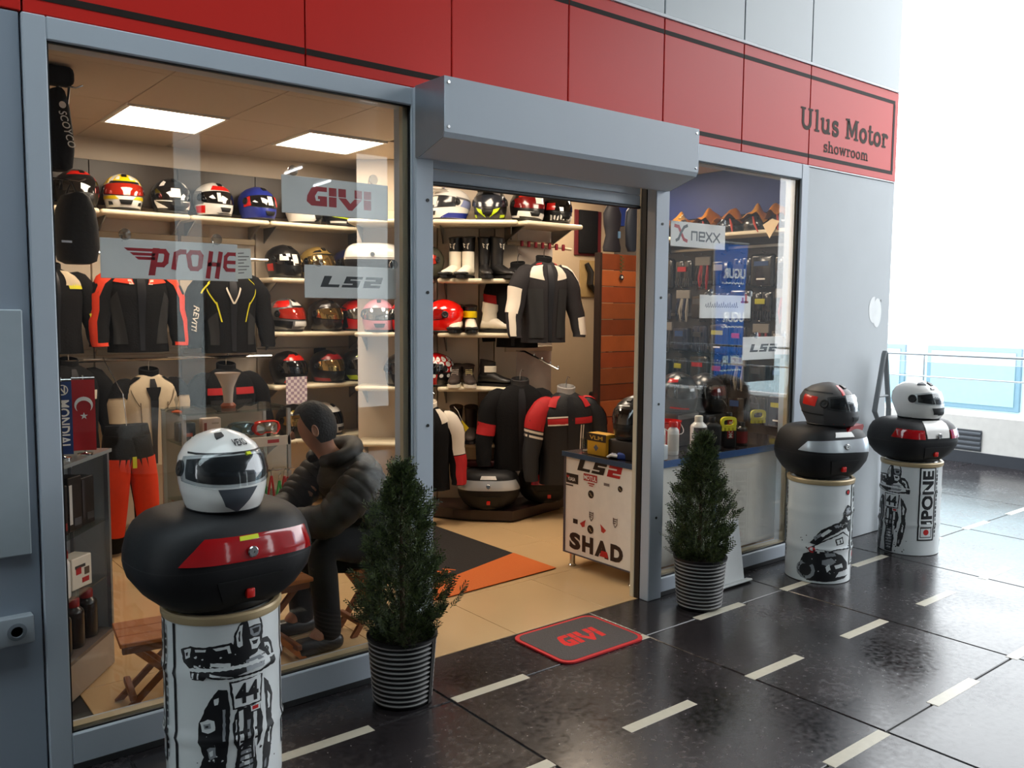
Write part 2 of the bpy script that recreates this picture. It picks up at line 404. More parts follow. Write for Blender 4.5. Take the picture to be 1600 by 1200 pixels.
# shop sign lettering on the fascia: slab-serif capitals
sg = B(); BR = M('#3a2c22', .6, 0, .15, 0, name='bronze_lettering')
def glyphs(txt, x0, base, H, wid, m, wk=.95):
    tr = facing(x0, -.0136, base); x = 0; W = .17; X = .68     # x-height
    arc = lambda cx, cy, rx, ry, a0, a1, n=10: [(cx+rx*math.cos(R(a0+(a1-a0)*i/n)), cy+ry*math.sin(R(a0+(a1-a0)*i/n))) for i in range(n+1)]
    S = lambda cx, y: [(cx-.15, y), (cx+.15, y)]
    G = {'U': (1.0, [[(.2, .95), (.2, .35)]+arc(.47, .35, .27, .3, 180, 360)+[(.74, .95)]], [S(.2, .96), S(.74, .96)]),
         'l': (.5, [[(.24, .04), (.24, 1.0)]], [S(.24, .04), [(.1, .98), (.24, .98)]]),
         'u': (.86, [[(.18, X), (.18, .26)]+arc(.38, .26, .2, .2, 180, 350)+[(.6, .3)], [(.6, X), (.6, .04)]], [[(.04, X-.03), (.2, X-.03)], [(.46, X-.03), (.62, X-.03)], [(.6, .04), (.74, .04)]]),
         's': (.6, [arc(.3, .5, .17, .15, 30, 260)+arc(.3, .19, .19, .16, 80, -150)], [[(.46, .5), (.46, X)], [(.12, .0), (.12, .2)]]),
         'M': (1.15, [[(.2, .04), (.2, .95)], [(.9, .04), (.9, .95)], [(.24, .95), (.55, .2), (.86, .95)]], [S(.2, .04), S(.9, .04), [(.05, .96), (.3, .96)], [(.82, .96), (1.05, .96)]]),
         'o': (.72, [arc(.34, .34, .24, .3, 0, 360, 20)], []),
         't': (.5, [[(.2, .9), (.2, .2)]+arc(.33, .2, .13, .15, 180, 330)], [[(.05, X-.03), (.42, X-.03)]]),
         'r': (.56, [[(.18, .04), (.18, X)], arc(.36, .42, .18, .22, 170, 40)], [S(.2, .04), [(.05, X-.03), (.18, X-.03)]]),
         'h': (.78, [[(.18, .04), (.18, 1.0)], arc(.37, .42, .2, .24, 180, 0)+[(.57, .04)]], [S(.18, .04), S(.58, .04), [(.04, .98), (.18, .98)]]),
         'w': (1.0, [[(.12, X), (.3, .05), (.48, X), (.66, .05), (.84, X)]], [[(.0, X-.02), (.24, X-.02)], [(.72, X-.02), (.96, X-.02)]]),
         'm': (1.1, [[(.16, .04), (.16, X)], arc(.33, .42, .18, .24, 180, 0)+[(.51, .04)], arc(.68, .42, .18, .24, 180, 0)+[(.86, .04)]], [S(.16, .04), S(.51, .04), S(.86, .04)]),
         ' ': (.5, [], [])}
    adv = sum(G[c][0] for c in txt); k = wid/(adv*H)
    for c in txt:
        a, st, se = G[c]
        for p in st: stroke(sg, [((x+u)*H*k, v*H) for u, v in p], W*H*k*wk, m, tr)
        for p in se: stroke(sg, [((x+u)*H*k, v*H) for u, v in p], .1*H, m, tr, .0002)
        x += a
glyphs('Ulus Motor', 4.705, 2.665, .125, 1.04, BR)
glyphs('showroom', 4.965, 2.552, .068, .54, BR, .72)
sg.build('sign_lettering', fac, smooth=False)
# torn round sticker and marks on the right wall
st = B(); wh = M('#eceeee', .5, name='paper')
st.add([(.075*math.cos(R(a))*.85-.02, .09*math.sin(R(a)), 0) for a in range(80, 285, 12)]+[(.0, -.05, 0), (-.012, .03, 0)], [tuple(range(20))][:1] if False else [tuple(range(len(range(80, 285, 12))+2))], wh, facing(5.68, -.0112, 1.57))
st.add([(.055*math.cos(R(a))+.025, .1*math.sin(R(a)), .0004) for a in range(0, 360, 15)], [tuple(range(24))], wh, facing(5.68, -.0112, 1.55))
g = M('#6e7274', .6)
for q in ([(.02, .0), (.035, .05)], [(.03, -.0), (.045, .03)], [(.02, -.02), (.04, -.05), (.05, -.06)], [(.05, .07), (.07, .09), (.075, .075)]): stroke(st, q, .008, g, facing(5.68, -.0105, 1.55))
st.build('round_sticker', fac, smooth=False)
# surface socket boxes by the left edge
t = thing('wall_socket', 'surface-mounted pale socket box low on the steel cladding', 'socket', (.45, -.0102, .525))
b = B(); b.rbox(-.055, .05, -.045, 0, -.045, .045, M('#9aa1a8', .5), .006); b.build('box', t)
b = B(); b.lathe([(.026, 0), (.028, .004), (.018, .006), (.016, -.002)], M('#6d747c', .5), n=20, tr=frame((0, -.045, 0), (1, 0, 0), (0, 0, 1))); b.build('outlet', t)
t = thing('wall_socket', 'surface-mounted socket box at the frame edge beside another box', 'socket', (.33, -.0102, .525))
b = B(); b.rbox(-.055, .06, -.045, 0, -.045, .045, M('#9aa1a8', .5), .006); b.build('box', t)
b = B(); b.lathe([(.026, 0), (.028, .004), (.018, .006), (.016, -.002)], M('#6d747c', .5), n=20, tr=frame((0, -.045, 0), (1, 0, 0), (0, 0, 1))); b.build('outlet', t)

# ---------------------------------------------------------------- the arcade round the shop
ARC = M('#8f8c87', .7, var=.05, scale=1.5, name='arcade_plaster')
c1 = B()
for q in ((-10, 6.4, -.45, 0), (-10, 6.4, -9, -2.1), (2.0, 6.4, -2.1, -.45)): c1.box(q[0], q[1], q[2], q[3], 4.6, 4.75, ARC)      # unseen skylight, added to brighten the left of the facade
c1.build('ceiling_1', smooth=False, kind='structure')
SKG = glass('added_skylight_glass', (.8, .85, .86)); B().box(-10, 2.0, -2.1, -.45, 4.66, 4.67, SKG).build('added_skylight', bpy.data.objects['ceiling_1'], smooth=False)
B().box(-10, 6.4, .0, 3.4, 4.6, 4.75, ARC).build('roof', smooth=False, kind='structure')
B().box(-10, -9.8, -9, .2, 0, 4.6, ARC).build('wall_end', smooth=False, kind='structure')
op = structure('wall_opposite'); OPPW = M('#48494b', .8, var=.1, scale=1, name='added_dark_wall'); TINT2 = glass('pale_arcade_pane', (.8, .83, .83)); TINT = glass('tinted_arcade_pane', (.5, .53, .53))  # unseen wall, added and kept dark for the panes' reflections
e = [-10, 3.70, 4.15, 6.35, 7.05, 17]
for i in range(0, len(e)-1):
    if i % 2 == 0: B().box(e[i], e[i+1], -8.8, -8.5, 0, 4.6, OPPW).build('pier', op, smooth=False)
    else:
        B().box(e[i], e[i+1], -8.8, -8.5, 3.9, 4.6, OPPW).build('lintel', op, smooth=False)
        B().box(e[i], e[i+1], -8.66, -8.65, 0, 3.9, TINT2 if i == 3 else TINT).build('pane', op, smooth=False)

# ---------------------------------------------------------------- curved bodies: helmets and top cases
def with_normal(P0):
    def P(a, s, off=0.):
        p = Vector(P0(a, s))
        if not off: return p
        e = .02; s0 = min(max(s, .03), .97)
        du = Vector(P0(a+e, s0))-Vector(P0(a-e, s0)); dvv = Vector(P0(a, s0+e))-Vector(P0(a, s0-e))
        n = du.cross(dvv)
        if n.length < 1e-9: n = Vector((0, 0, 1))
        n.normalize()
        return p+n*off
    return P
FT = [(0, .80), (.1, .88), (.3, .97), (.5, 1.), (.66, .95), (.8, .80), (.9, .58), (.97, .30), (1., .02)]
FF = [(0, .84), (.08, .97), (.2, 1.05), (.34, 1.03), (.5, .99), (.66, .90), (.8, .73), (.9, .52), (.97, .27), (1., .02)]
FB = [(0, .66), (.12, .74), (.3, .89), (.5, 1.), (.66, .99), (.8, .86), (.9, .63), (.97, .33), (1., .02)]
def helm_surf(W=.122, L=.148, H=.25):
    def P0(a, s):
        sa, ca = math.sin(a), math.cos(a); q = 2/2.25
        x = W*interp(FT, s)*math.copysign(abs(sa)**q, sa)
        y = L*interp(FF if ca > 0 else FB, s)*math.copysign(abs(ca)**q, ca)
        return (x, -y, H*s)
    return with_normal(P0)
CT = [(0, .68), (.05, .75), (.15, .86), (.32, .97), (.45, 1.), (.58, .995), (.74, .955), (.86, .89), (.94, .80), (.98, .70), (1., .60)]
def case_surf(W=.56, D=.43, H=.30, tab=CT):
    def P0(a, s):
        k = interp(tab, s); sa, ca = math.sin(a), math.cos(a); q = 2/3.3
        y = D/2*k*math.copysign(abs(ca)**q, ca)
        if ca > 0: y -= .03*abs(sa)**2
        return (W/2*k*math.copysign(abs(sa)**q, sa), -y, H*s)
    return with_normal(P0)
def body(P, m, na, rows, cap=True):
    b = B(); b.loft([[tuple(P(2*math.pi*i/na, s)) for i in range(na)] for s in rows], m, cap); return b
def patch(b, P, m, q, off=.0015, nu=8, nv=5, skirt=True, mirror=False):
    """a skin over part of the body: q = four (azimuth deg, height) corners"""
    for sg_ in ((1, -1) if mirror else (1,)):
        def pt(u, v, o):
            a = (q[0][0]*(1-u)+q[1][0]*u)*(1-v)+(q[3][0]*(1-u)+q[2][0]*u)*v
            s = (q[0][1]*(1-u)+q[1][1]*u)*(1-v)+(q[3][1]*(1-u)+q[2][1]*u)*v
            return tuple(P(R(a*sg_), s, o))
        us = [0]+[i/nu for i in range(nu+1)]+[1]; vs_ = [0]+[j/nv for j in range(nv+1)]+[1]
        if not skirt: us, vs_ = us[1:-1], vs_[1:-1]
        n = len(us); vs = []
        for j, v in enumerate(vs_):
            for i, u in enumerate(us):
                ed = skirt and (i in (0, n-1) or j in (0, len(vs_)-1))
                vs.append(pt(u, v, -.002 if ed else off))
        b.add(vs, [(j*n+i, j*n+i+1, (j+1)*n+i+1, (j+1)*n+i) for j in range(len(vs_)-1) for i in range(n-1)], m)
def visor_patch(b, P, m, A, lo, hi, off, nu=20, nv=6, dip=.05, rise=.05):
    vs = []; us = [-1]+[-1+2*i/nu for i in range(nu+1)]+[1]; vv = [0]+[j/nv for j in range(nv+1)]+[1]
    n = len(us)
    for j, v in enumerate(vv):
        for i, u in enumerate(us):
            l_ = lo+dip*u*u; h_ = hi-rise*u*u; s = l_+(h_-l_)*v
            ed = i in (0, n-1) or j in (0, len(vv)-1)
            vs.append(tuple(P(R(A*u), s, -.001 if ed else off)))
    b.add(vs, [(j*n+i, j*n+i+1, (j+1)*n+i+1, (j+1)*n+i) for j in range(len(vv)-1) for i in range(n-1)], m)
VDARK = M('#0a0a0c', .06, 0, .6, 1., 0, name='dark_visor')
VGOLD = M('#b89a62', .08, .9, .5, 0, .2, 6, name='gold_mirror_visor')
VSILV = M('#b4b2ae', .08, .9, .5, 0, .3, 6, name='silver_mirror_visor')
VRED = M('#c8301a', .06, .4, .6, 1., .2, 5, name='red_visor')
HB = M('#101012', .3, 0, .5, .3, .05, name='helmet_black'); HW = M('#e6e4e0', .25, 0, .5, .5, .03, name='helmet_white')
HR = M('#d3190f', .25, 0, .5, .5, .05, name='helmet_red'); HY = M('#e3c400', .3, 0, .5, .4, .05, name='helmet_yellow')
HBL = M('#1b2c8c', .4, 0, .5, .2, .05, name='helmet_blue'); HG = M('#77777a', .35, .2, .5, .3, .05, name='helmet_grey')
HLIME = M('#b9d414', .3, 0, .5, .4, .05, name='helmet_lime'); HGOLD = M('#a98c4c', .35, .4, .5, .2, .3, 30, name='helmet_bronze')
HOL = M('#3b3a2c', .6, name='helmet_olive'); HPK = M('#d98c9a', .35, coat=.4, name='helmet_pink')
STK = M('#f2efe6', .5, name='white_paper_label')
def helmet(label, loc, rz, shell=HB, visor=VDARK, graphics=(), group=None, W=.122, L=.148, H=.25, na=36, modular=False, clear=False,
           chin=None, lo=.36, hi=.70, A=76, vent=True, peak=None, dots=None, text=None, openf=False, quality=1, flip=False, pivot=None):
    P = helm_surf(W, L, H); t = thing('helmet', label, 'helmet', loc, rz, group)
    rows = [0, .03, .08, .15, .24, .33, .42, .5, .58, .66, .73, .8, .86, .91, .95, .98, 1.]
    body(P, shell, na, rows).build('shell', t)
    b = B()
    n = na
    vs = [tuple(P(2*math.pi*i/n, s, o)) for s, o in ((0.0, -.004), (0, .003), (.05, .0035), (.06, -.001)) for i in range(n)]
    b.add(vs, [(j*n+i, j*n+(i+1) % n, (j+1)*n+(i+1) % n, (j+1)*n+i) for j in range(3) for i in range(n)], BLACK)
    b.build('neck_trim', t)
    if clear:
        b = B(); visor_patch(b, P, BLACK, A-6, lo+.03, hi-.02, .001); b.build('eye_port', t)
        b = B(); visor_patch(b, P, M('#2a2c30', .15, coat=.5, name='tinted_sun_visor'), A-14, lo+.12, hi-.03, .0035); b.build('sun_visor', t)
        b = B(); visor_patch(b, P, VISORC, A, lo, hi, .008); b.build('visor', t)
    else:
        b = B(); visor_patch(b, P, BLACK, A+2, lo-.02, hi+.015, .0015); b.build('visor_seal', t)
        b = B(); visor_patch(b, P, visor, A, lo, hi, .0045); b.build('visor', t)
    if chin or modular:
        b = B(); visor_patch(b, P, chin or shell, A+8, .055, lo-.025, .003, dip=-.0, rise=-.08); b.build('chin_bar', t)
    if vent:
        b = B(); patch(b, P, BLACK, [(-13, .14), (13, .14), (18, .25), (-18, .25)], .0055, 6, 3); b.build('chin_vent', t)
        b = B(); patch(b, P, BLACK, [(-8, .86), (8, .86), (12, .93), (-12, .93)], .007, 4, 3); b.build('crown_vent', t)
    pm = pivot or BLACK
    for sd in (-1, 1):
        p = P(R(A+6)*sd, (lo+hi)/2+.0, .003); q = P(R(A+6)*sd, (lo+hi)/2, .013); nn = (q-p).normalized()
        x = Vector((0, 0, 1)).cross(nn).normalized()
        b = B(); b.lathe([(.026, -.004), (.026, .004), (.02, .0065), (.018, .005), (.008, .005), (.006, .008)], pm, n=16, tr=frame(p, x, nn.cross(x))); b.build('visor_pivot', t)
    if graphics or text:
        if True:                                             # every printed field on its own
            for g in graphics:
                for sg2 in ((1, -1) if len(g) > 2 and g[2] else (1,)):
                    b = B(); patch(b, P, g[0], [(a*sg2, s) for a, s in g[1]], .0022 if len(g) < 4 else g[3], 8, 4, True); b.build('graphic', t)
            b = B()
        if text:
            for (s_, size, m, a0, s0, off) in text:
                vs, fs = text_geo(s_, size, .02, .15, 'CENTER')
                it = [((vs, fs), m)]
                def sf(x, y, o, a0=a0, s0=s0): return tuple(P(R(a0)+x/.13, s0+y/H, o))
                w_ = wrap_polys(it, sf, .01, .02, off); b.add(w_.v, w_.f, m)
        if b.v: b.build('graphic' if not text else 'lettering', t)
    if peak:
        b = B()
        for k in range(2): pass
        pr = [P(R(a), .80, .004) for a in range(-56, 57, 14)]
        outp = [Vector((p.x*.92, p.y-.085*math.cos(R(a))-.02, p.z+.018)) for p, a in zip(pr, range(-56, 57, 14))]
        b.loft([[tuple(p) for p in pr], [tuple(p) for p in outp], [tuple(p+Vector((0, 0, .006))) for p in outp], [tuple(p+Vector((0, 0, .012))) for p in pr]], peak, cap=False, closed=False)
        b.build('peak', t)
    if dots:
        b = B()
        for a in range(0, 360, 24):
            for j, s0 in enumerate((.32, .5, .66, .8)):
                aa = a+12*(j % 2); dd = .019 if j else .014
                c = [tuple(P(R(aa)+dd/.12*math.cos(R(k)), s0+dd/.25*math.sin(R(k)), .0035)) for k in range(0, 360, 36)]
                b.add(c, [tuple(range(10))], dots)
        b.build('dots', t)
    return t
LBL = lambda a, s, w=12, h=.2: (STK, [(a-w/2, s), (a+w/2, s), (a+w/2, s+h), (a-w/2, s+h)], False, .0055)

def top_case(label, loc, rz, W=.56, D=.43, H=.30, lens=REDL, lens_q=None, badge=None, lock=True, na=56, btn=True, group=None, tab=CT, lidm=None, label_plate=True):
    P = case_surf(W, D, H, tab); t = thing('top_case', label, 'luggage case', loc, rz, group)
    body(P, MATTE, na, [0, .03, .06, .12, .2, .3, .4, .47, .485]).build('tray', t)
    body(P, lidm or MATTE, na, [.495, .51, .58, .66, .74, .8, .86, .91, .95, .98, 1.]).build('lid', t)
    b = body(with_normal(lambda a, s: Vector(P(a, s))*1.0), BLACK, na, [.47, .51]); b.build('seam', t)
    for q in (lens_q or [[(-46, .56), (46, .56), (38, .8), (-38, .8)]]):
        b = B(); patch(b, P, lens, q, .006, 18, 5); b.build('reflector', t)
    if label_plate:
        b = B(); patch(b, P, HW, [(-7, .81), (7, .81), (6, .9), (-6, .9)], .004, 4, 2); b.build('badge', t)
    if lock:
        p = P(0, .63, .008); b = B(); b.lathe([(.017, -.008), (.017, .006), (.014, .009), (.004, .009), (.004, .006)], CHROME, n=20, tr=frame(p, (1, 0, 0), (0, .1, 1))); b.build('lock', t)
    if btn:
        p = P(0, .2, .004); b = B(); b.rbox(-.014, .014, -.012, .006, -.018, .012, HR, .004, 2, tr=Matrix.Translation(p)); b.build('release_button', t)
    b = B(); patch(b, P, M('#08080a', .6), [(-9, .08), (9, .08), (12, .36), (-12, .36)], .004, 6, 4); b.build('handle', t)
    b = B(); b.lathe([(min(W, D)*.36, -.012), (min(W, D)*.37, -.006), (min(W, D)*.37, .012)], BLACK, n=32); b.build('foot_plate', t)
    return t

# ---------------------------------------------------------------- printed oil drums
DRW = M('#dfe3e4', .28, 0, .5, .4, .03, 3, name='white_enamel'); INK = M('#17181c', .4, name='black_print'); GREY = M('#8d9196', .4, name='grey_print')
PR = M('#c41a1a', .4, name='red_print')
RD, HD = .183, .60
def drum_r(z):
    r = RD
    for h in (.2, .41):
        d = abs(z-h)
        if d < .02: r += .006*(.5+.5*math.cos(math.pi*d/.02))
    return r
def dsurf(u, v, off=0): a = u/RD-math.pi/2; r = drum_r(v)+off; return (r*math.cos(a), r*math.sin(a), v)
def rag(p, amp=.0016, seed=1, step=.009):
    """ragged ink edge"""
    rn = random.Random(seed+len(p)*7+int(p[0][0]*9999)); out = []
    for (x0, y0), (x1, y1) in zip(p, p[1:]+p[:1]):
        n = max(1, min(10, int(math.hypot(x1-x0, y1-y0)/step)))
        for k in range(n): out.append((x0+(x1-x0)*k/n+rn.uniform(-amp, amp)*(k > 0), y0+(y1-y0)*k/n+rn.uniform(-amp, amp)*(k > 0)))
    return out
def splat(u0, v0, w_, h_, n, seed, m):
    rn = random.Random(seed); its = []
    for k in range(n):
        x, y, r = u0+rn.uniform(-w_, w_), v0+rn.uniform(-h_, h_), rn.uniform(.0012, .005); a = rn.uniform(0, 3)
        its.append(([(x+r*rn.uniform(.5, 1.6)*math.cos(a+t), y+r*rn.uniform(.5, 1.2)*math.sin(a+t)) for t in (0, 1.3, 2.4, 3.6, 4.9)], m))
    return its
def rider(u0):
    o = lambda *p: rag([(x+u0, y) for x, y in p]); K, Wt, G = INK, DRW, GREY
    it = [(o((-.036,.455),(-.04,.50),(-.034,.54),(-.016,.568),(.008,.582),(.034,.584),(.056,.568),(.064,.538),(.06,.50),(.04,.462),(.0,.448)), K),
      (o((.008,.577),(.03,.58),(.05,.569),(.056,.55),(.03,.553),(.012,.55)), Wt), (o((-.03,.53),(-.018,.56),(-.008,.562),(-.012,.53),(-.01,.495),(-.024,.49)), Wt),
      (o((-.022,.54),(-.016,.545),(-.017,.51),(-.022,.51)), K), (o((.014,.546),(.054,.547),(.056,.53),(.048,.516),(.026,.516),(.016,.526)), G), (o((.022,.541),(.05,.541),(.046,.526),(.028,.524)), K),
      (o((.012,.51),(.03,.512),(.05,.508),(.052,.488),(.04,.474),(.02,.476)), Wt), (o((.02,.503),(.044,.503),(.038,.49),(.026,.49)), K),
      (o((-.205,.492),(-.196,.452),(-.17,.43),(-.12,.414),(-.05,.402),(.0,.41),(.012,.45),(-.02,.49),(-.045,.512),(-.08,.508),(-.13,.502),(-.17,.506)), K),
      (o((-.108,.452),(-.048,.446),(-.048,.434),(-.108,.440)), Wt), (o((-.193,.49),(-.168,.499),(-.172,.470),(-.188,.462)), Wt), (o((-.187,.482),(-.178,.486),(-.18,.474),(-.186,.472)), K),
      (o((-.10,.498),(-.05,.503),(-.045,.478),(-.054,.478),(-.058,.493),(-.09,.490)), Wt), (o((-.155,.495),(-.12,.496),(-.122,.488),(-.154,.487)), Wt), (o((-.16,.445),(-.12,.432),(-.13,.428),(-.16,.438)), Wt),
      (o((-.178,.438),(-.15,.428),(-.124,.428),(-.12,.408),(-.13,.396),(-.165,.400)), K), (o((-.165,.428),(-.158,.426),(-.16,.404),(-.165,.404)), Wt), (o((-.148,.424),(-.142,.424),(-.144,.402),(-.149,.402)), Wt),
      (o((-.135,.43),(-.08,.415),(-.02,.402),(.05,.402),(.11,.418),(.11,.404),(.05,.388),(-.02,.386),(-.08,.396),(-.135,.414)), K), (o((-.11,.420),(-.04,.400),(-.04,.394),(-.11,.412)), Wt), (o((.0,.397),(.05,.396),(.05,.392),(.0,.392)), Wt),
      (o((.045,.47),(.06,.50),(.084,.498),(.104,.472),(.118,.43),(.116,.398),(.098,.396),(.094,.42),(.07,.452)), K), (o((.068,.484),(.088,.478),(.1,.45),(.1,.43),(.086,.452),(.07,.468)), Wt), (o((.078,.472),(.09,.46),(.088,.45),(.076,.462)), K),
      (o((.0,.445),(.05,.45),(.07,.43),(.06,.412),(.0,.41)), G), (o((.01,.438),(.04,.44),(.046,.428),(.01,.424)), Wt),
      (o((-.054,.386),(.058,.391),(.052,.296),(-.044,.294)), K), (o((-.047,.380),(.052,.385),(.046,.300),(-.038,.298)), Wt),
      (o((-.03,.294),(.046,.294),(.058,.24),(.046,.17),(.02,.14),(-.02,.13),(-.044,.19),(-.046,.25)), K), (o((-.026,.285),(-.012,.288),(-.014,.17),(-.026,.15)), Wt), (o((-.036,.26),(-.032,.26),(-.034,.19),(-.038,.2)), Wt),
      (o((.012,.294),(.046,.294),(.046,.274),(.014,.274)), Wt), ([(u0+.018, .29), (u0+.04, .29), (u0+.04, .278), (u0+.018, .278)], PR), (o((.022,.27),(.034,.27),(.032,.13),(.02,.12)), Wt), (o((.0,.25),(.012,.25),(.008,.19),(.0,.19)), G),
      (o((-.03,.17),(.0,.188),(.022,.18),(.032,.10),(.022,.008),(-.034,.008),(-.044,.09)), K), (o((-.02,.155),(.008,.165),(.018,.10),(.01,.02),(-.022,.02),(-.03,.09)), G), (o((-.01,.14),(.002,.142),(.006,.1),(-.012,.1)), Wt)]
    for k in range(8): it.append((o((-.034, .018+.019*k), (.018, .024+.019*k), (.02, .031+.019*k), (-.032, .026+.019*k)), K))
    it += [(o((-.1,.35),(-.086,.366),(-.06,.362),(-.052,.30),(-.056,.22),(-.062,.16),(-.07,.10),(-.088,.008),(-.172,.008),(-.156,.09),(-.134,.15),(-.15,.20),(-.148,.26),(-.125,.31)), K),
      (o((-.144,.262),(-.12,.272),(-.1,.266),(-.098,.236),(-.12,.226),(-.138,.232)), Wt), (o((-.134,.256),(-.112,.26),(-.11,.243),(-.13,.24)), G), (o((-.128,.25),(-.118,.252),(-.118,.246),(-.127,.245)), K), (o((-.125,.175),(-.1,.19),(-.096,.15),(-.115,.14)), G), (o((-.118,.165),(-.106,.172),(-.106,.155),(-.114,.15)), Wt),
      (o((-.1,.335),(-.085,.34),(-.088,.318),(-.098,.316)), Wt), (o((-.075,.3),(-.066,.3),(-.068,.2),(-.076,.2)), G), (o((-.14,.09),(-.12,.1),(-.12,.06),(-.138,.05)), G),
      (o((.064,.37),(.084,.35),(.104,.30),(.096,.24),(.102,.2),(.09,.12),(.07,.05),(.052,.05),(.056,.14),(.074,.21),(.07,.29)), K), (o((.078,.32),(.092,.30),(.088,.26),(.08,.26)), Wt), (o((.082,.2),(.09,.19),(.084,.14),(.076,.15)), Wt), (o((.06,.09),(.068,.1),(.066,.07),(.058,.07)), G)]
    it += splat(u0-.13, .12, .05, .12, 14, 3, K)+splat(u0+.07, .1, .04, .09, 12, 5, K)+splat(u0-.08, .46, .08, .03, 10, 7, Wt)+splat(u0-.1, .16, .03, .1, 10, 9, Wt)+splat(u0, .1, .02, .07, 10, 11, Wt)+splat(u0+.08, .43, .03, .05, 8, 13, K)
    vs, fs = text_geo('44', .088, .03, 0, 'CENTER'); it.append((([(x*.86+u0+.003, y+.311, 0) for x, y, z in vs], fs), K))
    return it
def racer(u0):
    o = lambda *p: rag([(x+u0, y) for x, y in p]); K, Wt, G = INK, DRW, GREY
    disc = lambda cx, cy, r: o(*[(cx+r*math.cos(R(k)), cy+r*math.sin(R(k))) for k in range(0, 360, 30)])
    return [(o((-.16,.07),(-.125,.165),(-.05,.205),(.03,.195),(.1,.165),(.145,.12),(.15,.08),(.08,.07),(.05,.02),(-.02,.015),(-.1,.015)), K),
      (disc(-.11, .075, .055), G), (disc(-.11, .075, .036), K), (o((-.105,.2),(.0,.262),(.1,.305),(.155,.272),(.165,.2),(.06,.2),(-.04,.168)), K), (o((-.097,.2),(.0,.255),(.1,.297),(.15,.268),(.156,.207),(.06,.207),(-.04,.178)), Wt),
      (disc(-.075, .197, .019), PR), (o((.05,.262),(.1,.275),(.11,.235),(.06,.225)), K), (o((.058,.256),(.095,.266),(.102,.24),(.066,.232)), Wt), (o((.078,.255),(.086,.257),(.09,.24),(.082,.24)), K),
      (o((-.09,.235),(-.03,.315),(.04,.352),(.1,.365),(.145,.33),(.08,.31),(.0,.272),(-.05,.225)), K), (o((-.04,.285),(.01,.322),(.03,.315),(-.02,.275)), Wt), (o((.04,.34),(.08,.35),(.09,.335),(.05,.328)), G),
      (o((.1,.36),(.098,.42),(.13,.457),(.168,.44),(.182,.38),(.15,.35)), K), (o((.112,.40),(.12,.436),(.15,.442),(.16,.42),(.135,.40)), G), (o((.13,.385),(.165,.392),(.168,.37),(.14,.365)), Wt),
      (o((-.02,.14),(.03,.155),(.06,.13),(.02,.105),(-.02,.115)), G), (o((.05,.11),(.1,.12),(.11,.10),(.06,.09)), Wt), (o((-.02,.012),(.12,.028),(.16,.046),(.05,.04)), K),
      (o((-.13,.12),(-.1,.17),(-.07,.16),(-.06,.12),(-.09,.10)), K), (o((-.01,.19),(.05,.185),(.06,.165),(.0,.16)), G), (o((.0,.1),(.02,.12),(.03,.09),(.01,.07)), Wt), (o((-.07,.27),(-.03,.3),(-.03,.28),(-.06,.25)), G), (o((.06,.35),(.1,.38),(.1,.355),(.07,.34)), K), (o((.13,.34),(.16,.36),(.17,.3),(.15,.3)), K)]+splat(u0-.1, .22, .05, .06, 12, 21, K)+splat(u0+.02, .1, .1, .05, 14, 22, Wt)+splat(u0+.06, .32, .06, .03, 8, 23, Wt)+splat(u0+.12, .4, .03, .04, 6, 24, Wt)
def wordmark(u0):
    o = lambda *p: [(x+u0, y) for x, y in p]
    it = [(o((-.062,.10),(.05,.10),(.05,.575),(-.062,.575)), INK), (o((-.053,.109),(.041,.109),(.041,.566),(-.053,.566)), DRW),
          (o((-.045,.12),(.033,.12),(.033,.19),(-.045,.19)), INK), (o((-.040,.125),(.028,.125),(.028,.185),(-.040,.185)), DRW),
          ([(u0-.006+.019*math.cos(R(k)), .155+.019*math.sin(R(k))) for k in range(0, 360, 24)], PR)]
    vs, fs = text_geo('IPONE', .1, .045, 0, 'LEFT', 1.05); xm = max(v[0] for v in vs)-min(v[0] for v in vs); k = .345/xm
    it.append((([(-y*1.0+u0+.03, .208+(x-min(v[0] for v in vs))*k, 0) for x, y, z in vs], fs), INK))
    for j in range(17): it.append((o((.056, .12+.026*j), (.068, .122+.026*j), (.068, .136+.026*j+.004*(j % 3)), (.056, .138+.026*j)), INK if j % 4 else GREY))
    return it
def drum(label, loc, rz):
    t = thing('oil_drum', label, 'drum', loc, rz, 'white printed oil drums')
    zs = [.004, .012]+[i*.02 for i in range(1, 29)]+[.565, .575]
    b = B(); b.lathe([(RD-.006, 0)]+[(drum_r(z), z) for z in zs], DRW, n=56); b.build('barrel', t)
    b = B(); b.lathe([(RD+.004, .572), (RD+.007, .58), (RD+.007, .594), (RD+.002, .6), (RD-.012, .6), (RD-.014, .592), (RD-.014, .572)], M('#b8a27c', .35, .2, name='gold_lacquer'), n=56); b.build('lid_ring', t)
    b = B(); b.lathe([(RD-.013, .578), (RD-.013, .589)], DRW, n=40); b.build('lid', t)
    its = []
    C = 2*math.pi*RD
    for it in (rider(0), wordmark(.232), racer(C/2), wordmark(-.345)): its += it
    its.append(([(-.238, .0), (-.228, .0), (-.228, .57), (-.238, .57)], INK))
    its.append(([(C/2+.13+.016*math.cos(R(k)), .53+.016*math.sin(R(k))) for k in range(0, 360, 24)], INK)); its.append(([(C/2+.13+.011*math.cos(R(k)), .53+.011*math.sin(R(k))) for k in range(0, 360, 24)], PR))
    # the print lies on the enamel layer by layer
    b = wrap_polys(its, dsurf, .012, .01, .0005); b.build('print', t)
    return t
# front of the print turned to the angle the photograph shows
D1, D2, D3 = (1.0, -.34, 0), (4.557, -.33, 0), (5.555, -.374, 0)
d1 = drum('white drum printed with a dirt-bike rider numbered 44, nearest the big window', D1, R(-20+22))
d2 = drum('white drum printed with a leaning road racer, carrying the case with a silver panel', D2, R(-58+180+13))
d3 = drum('white drum by the building corner showing a boxed vertical word and rider', D3, R(-63-38))
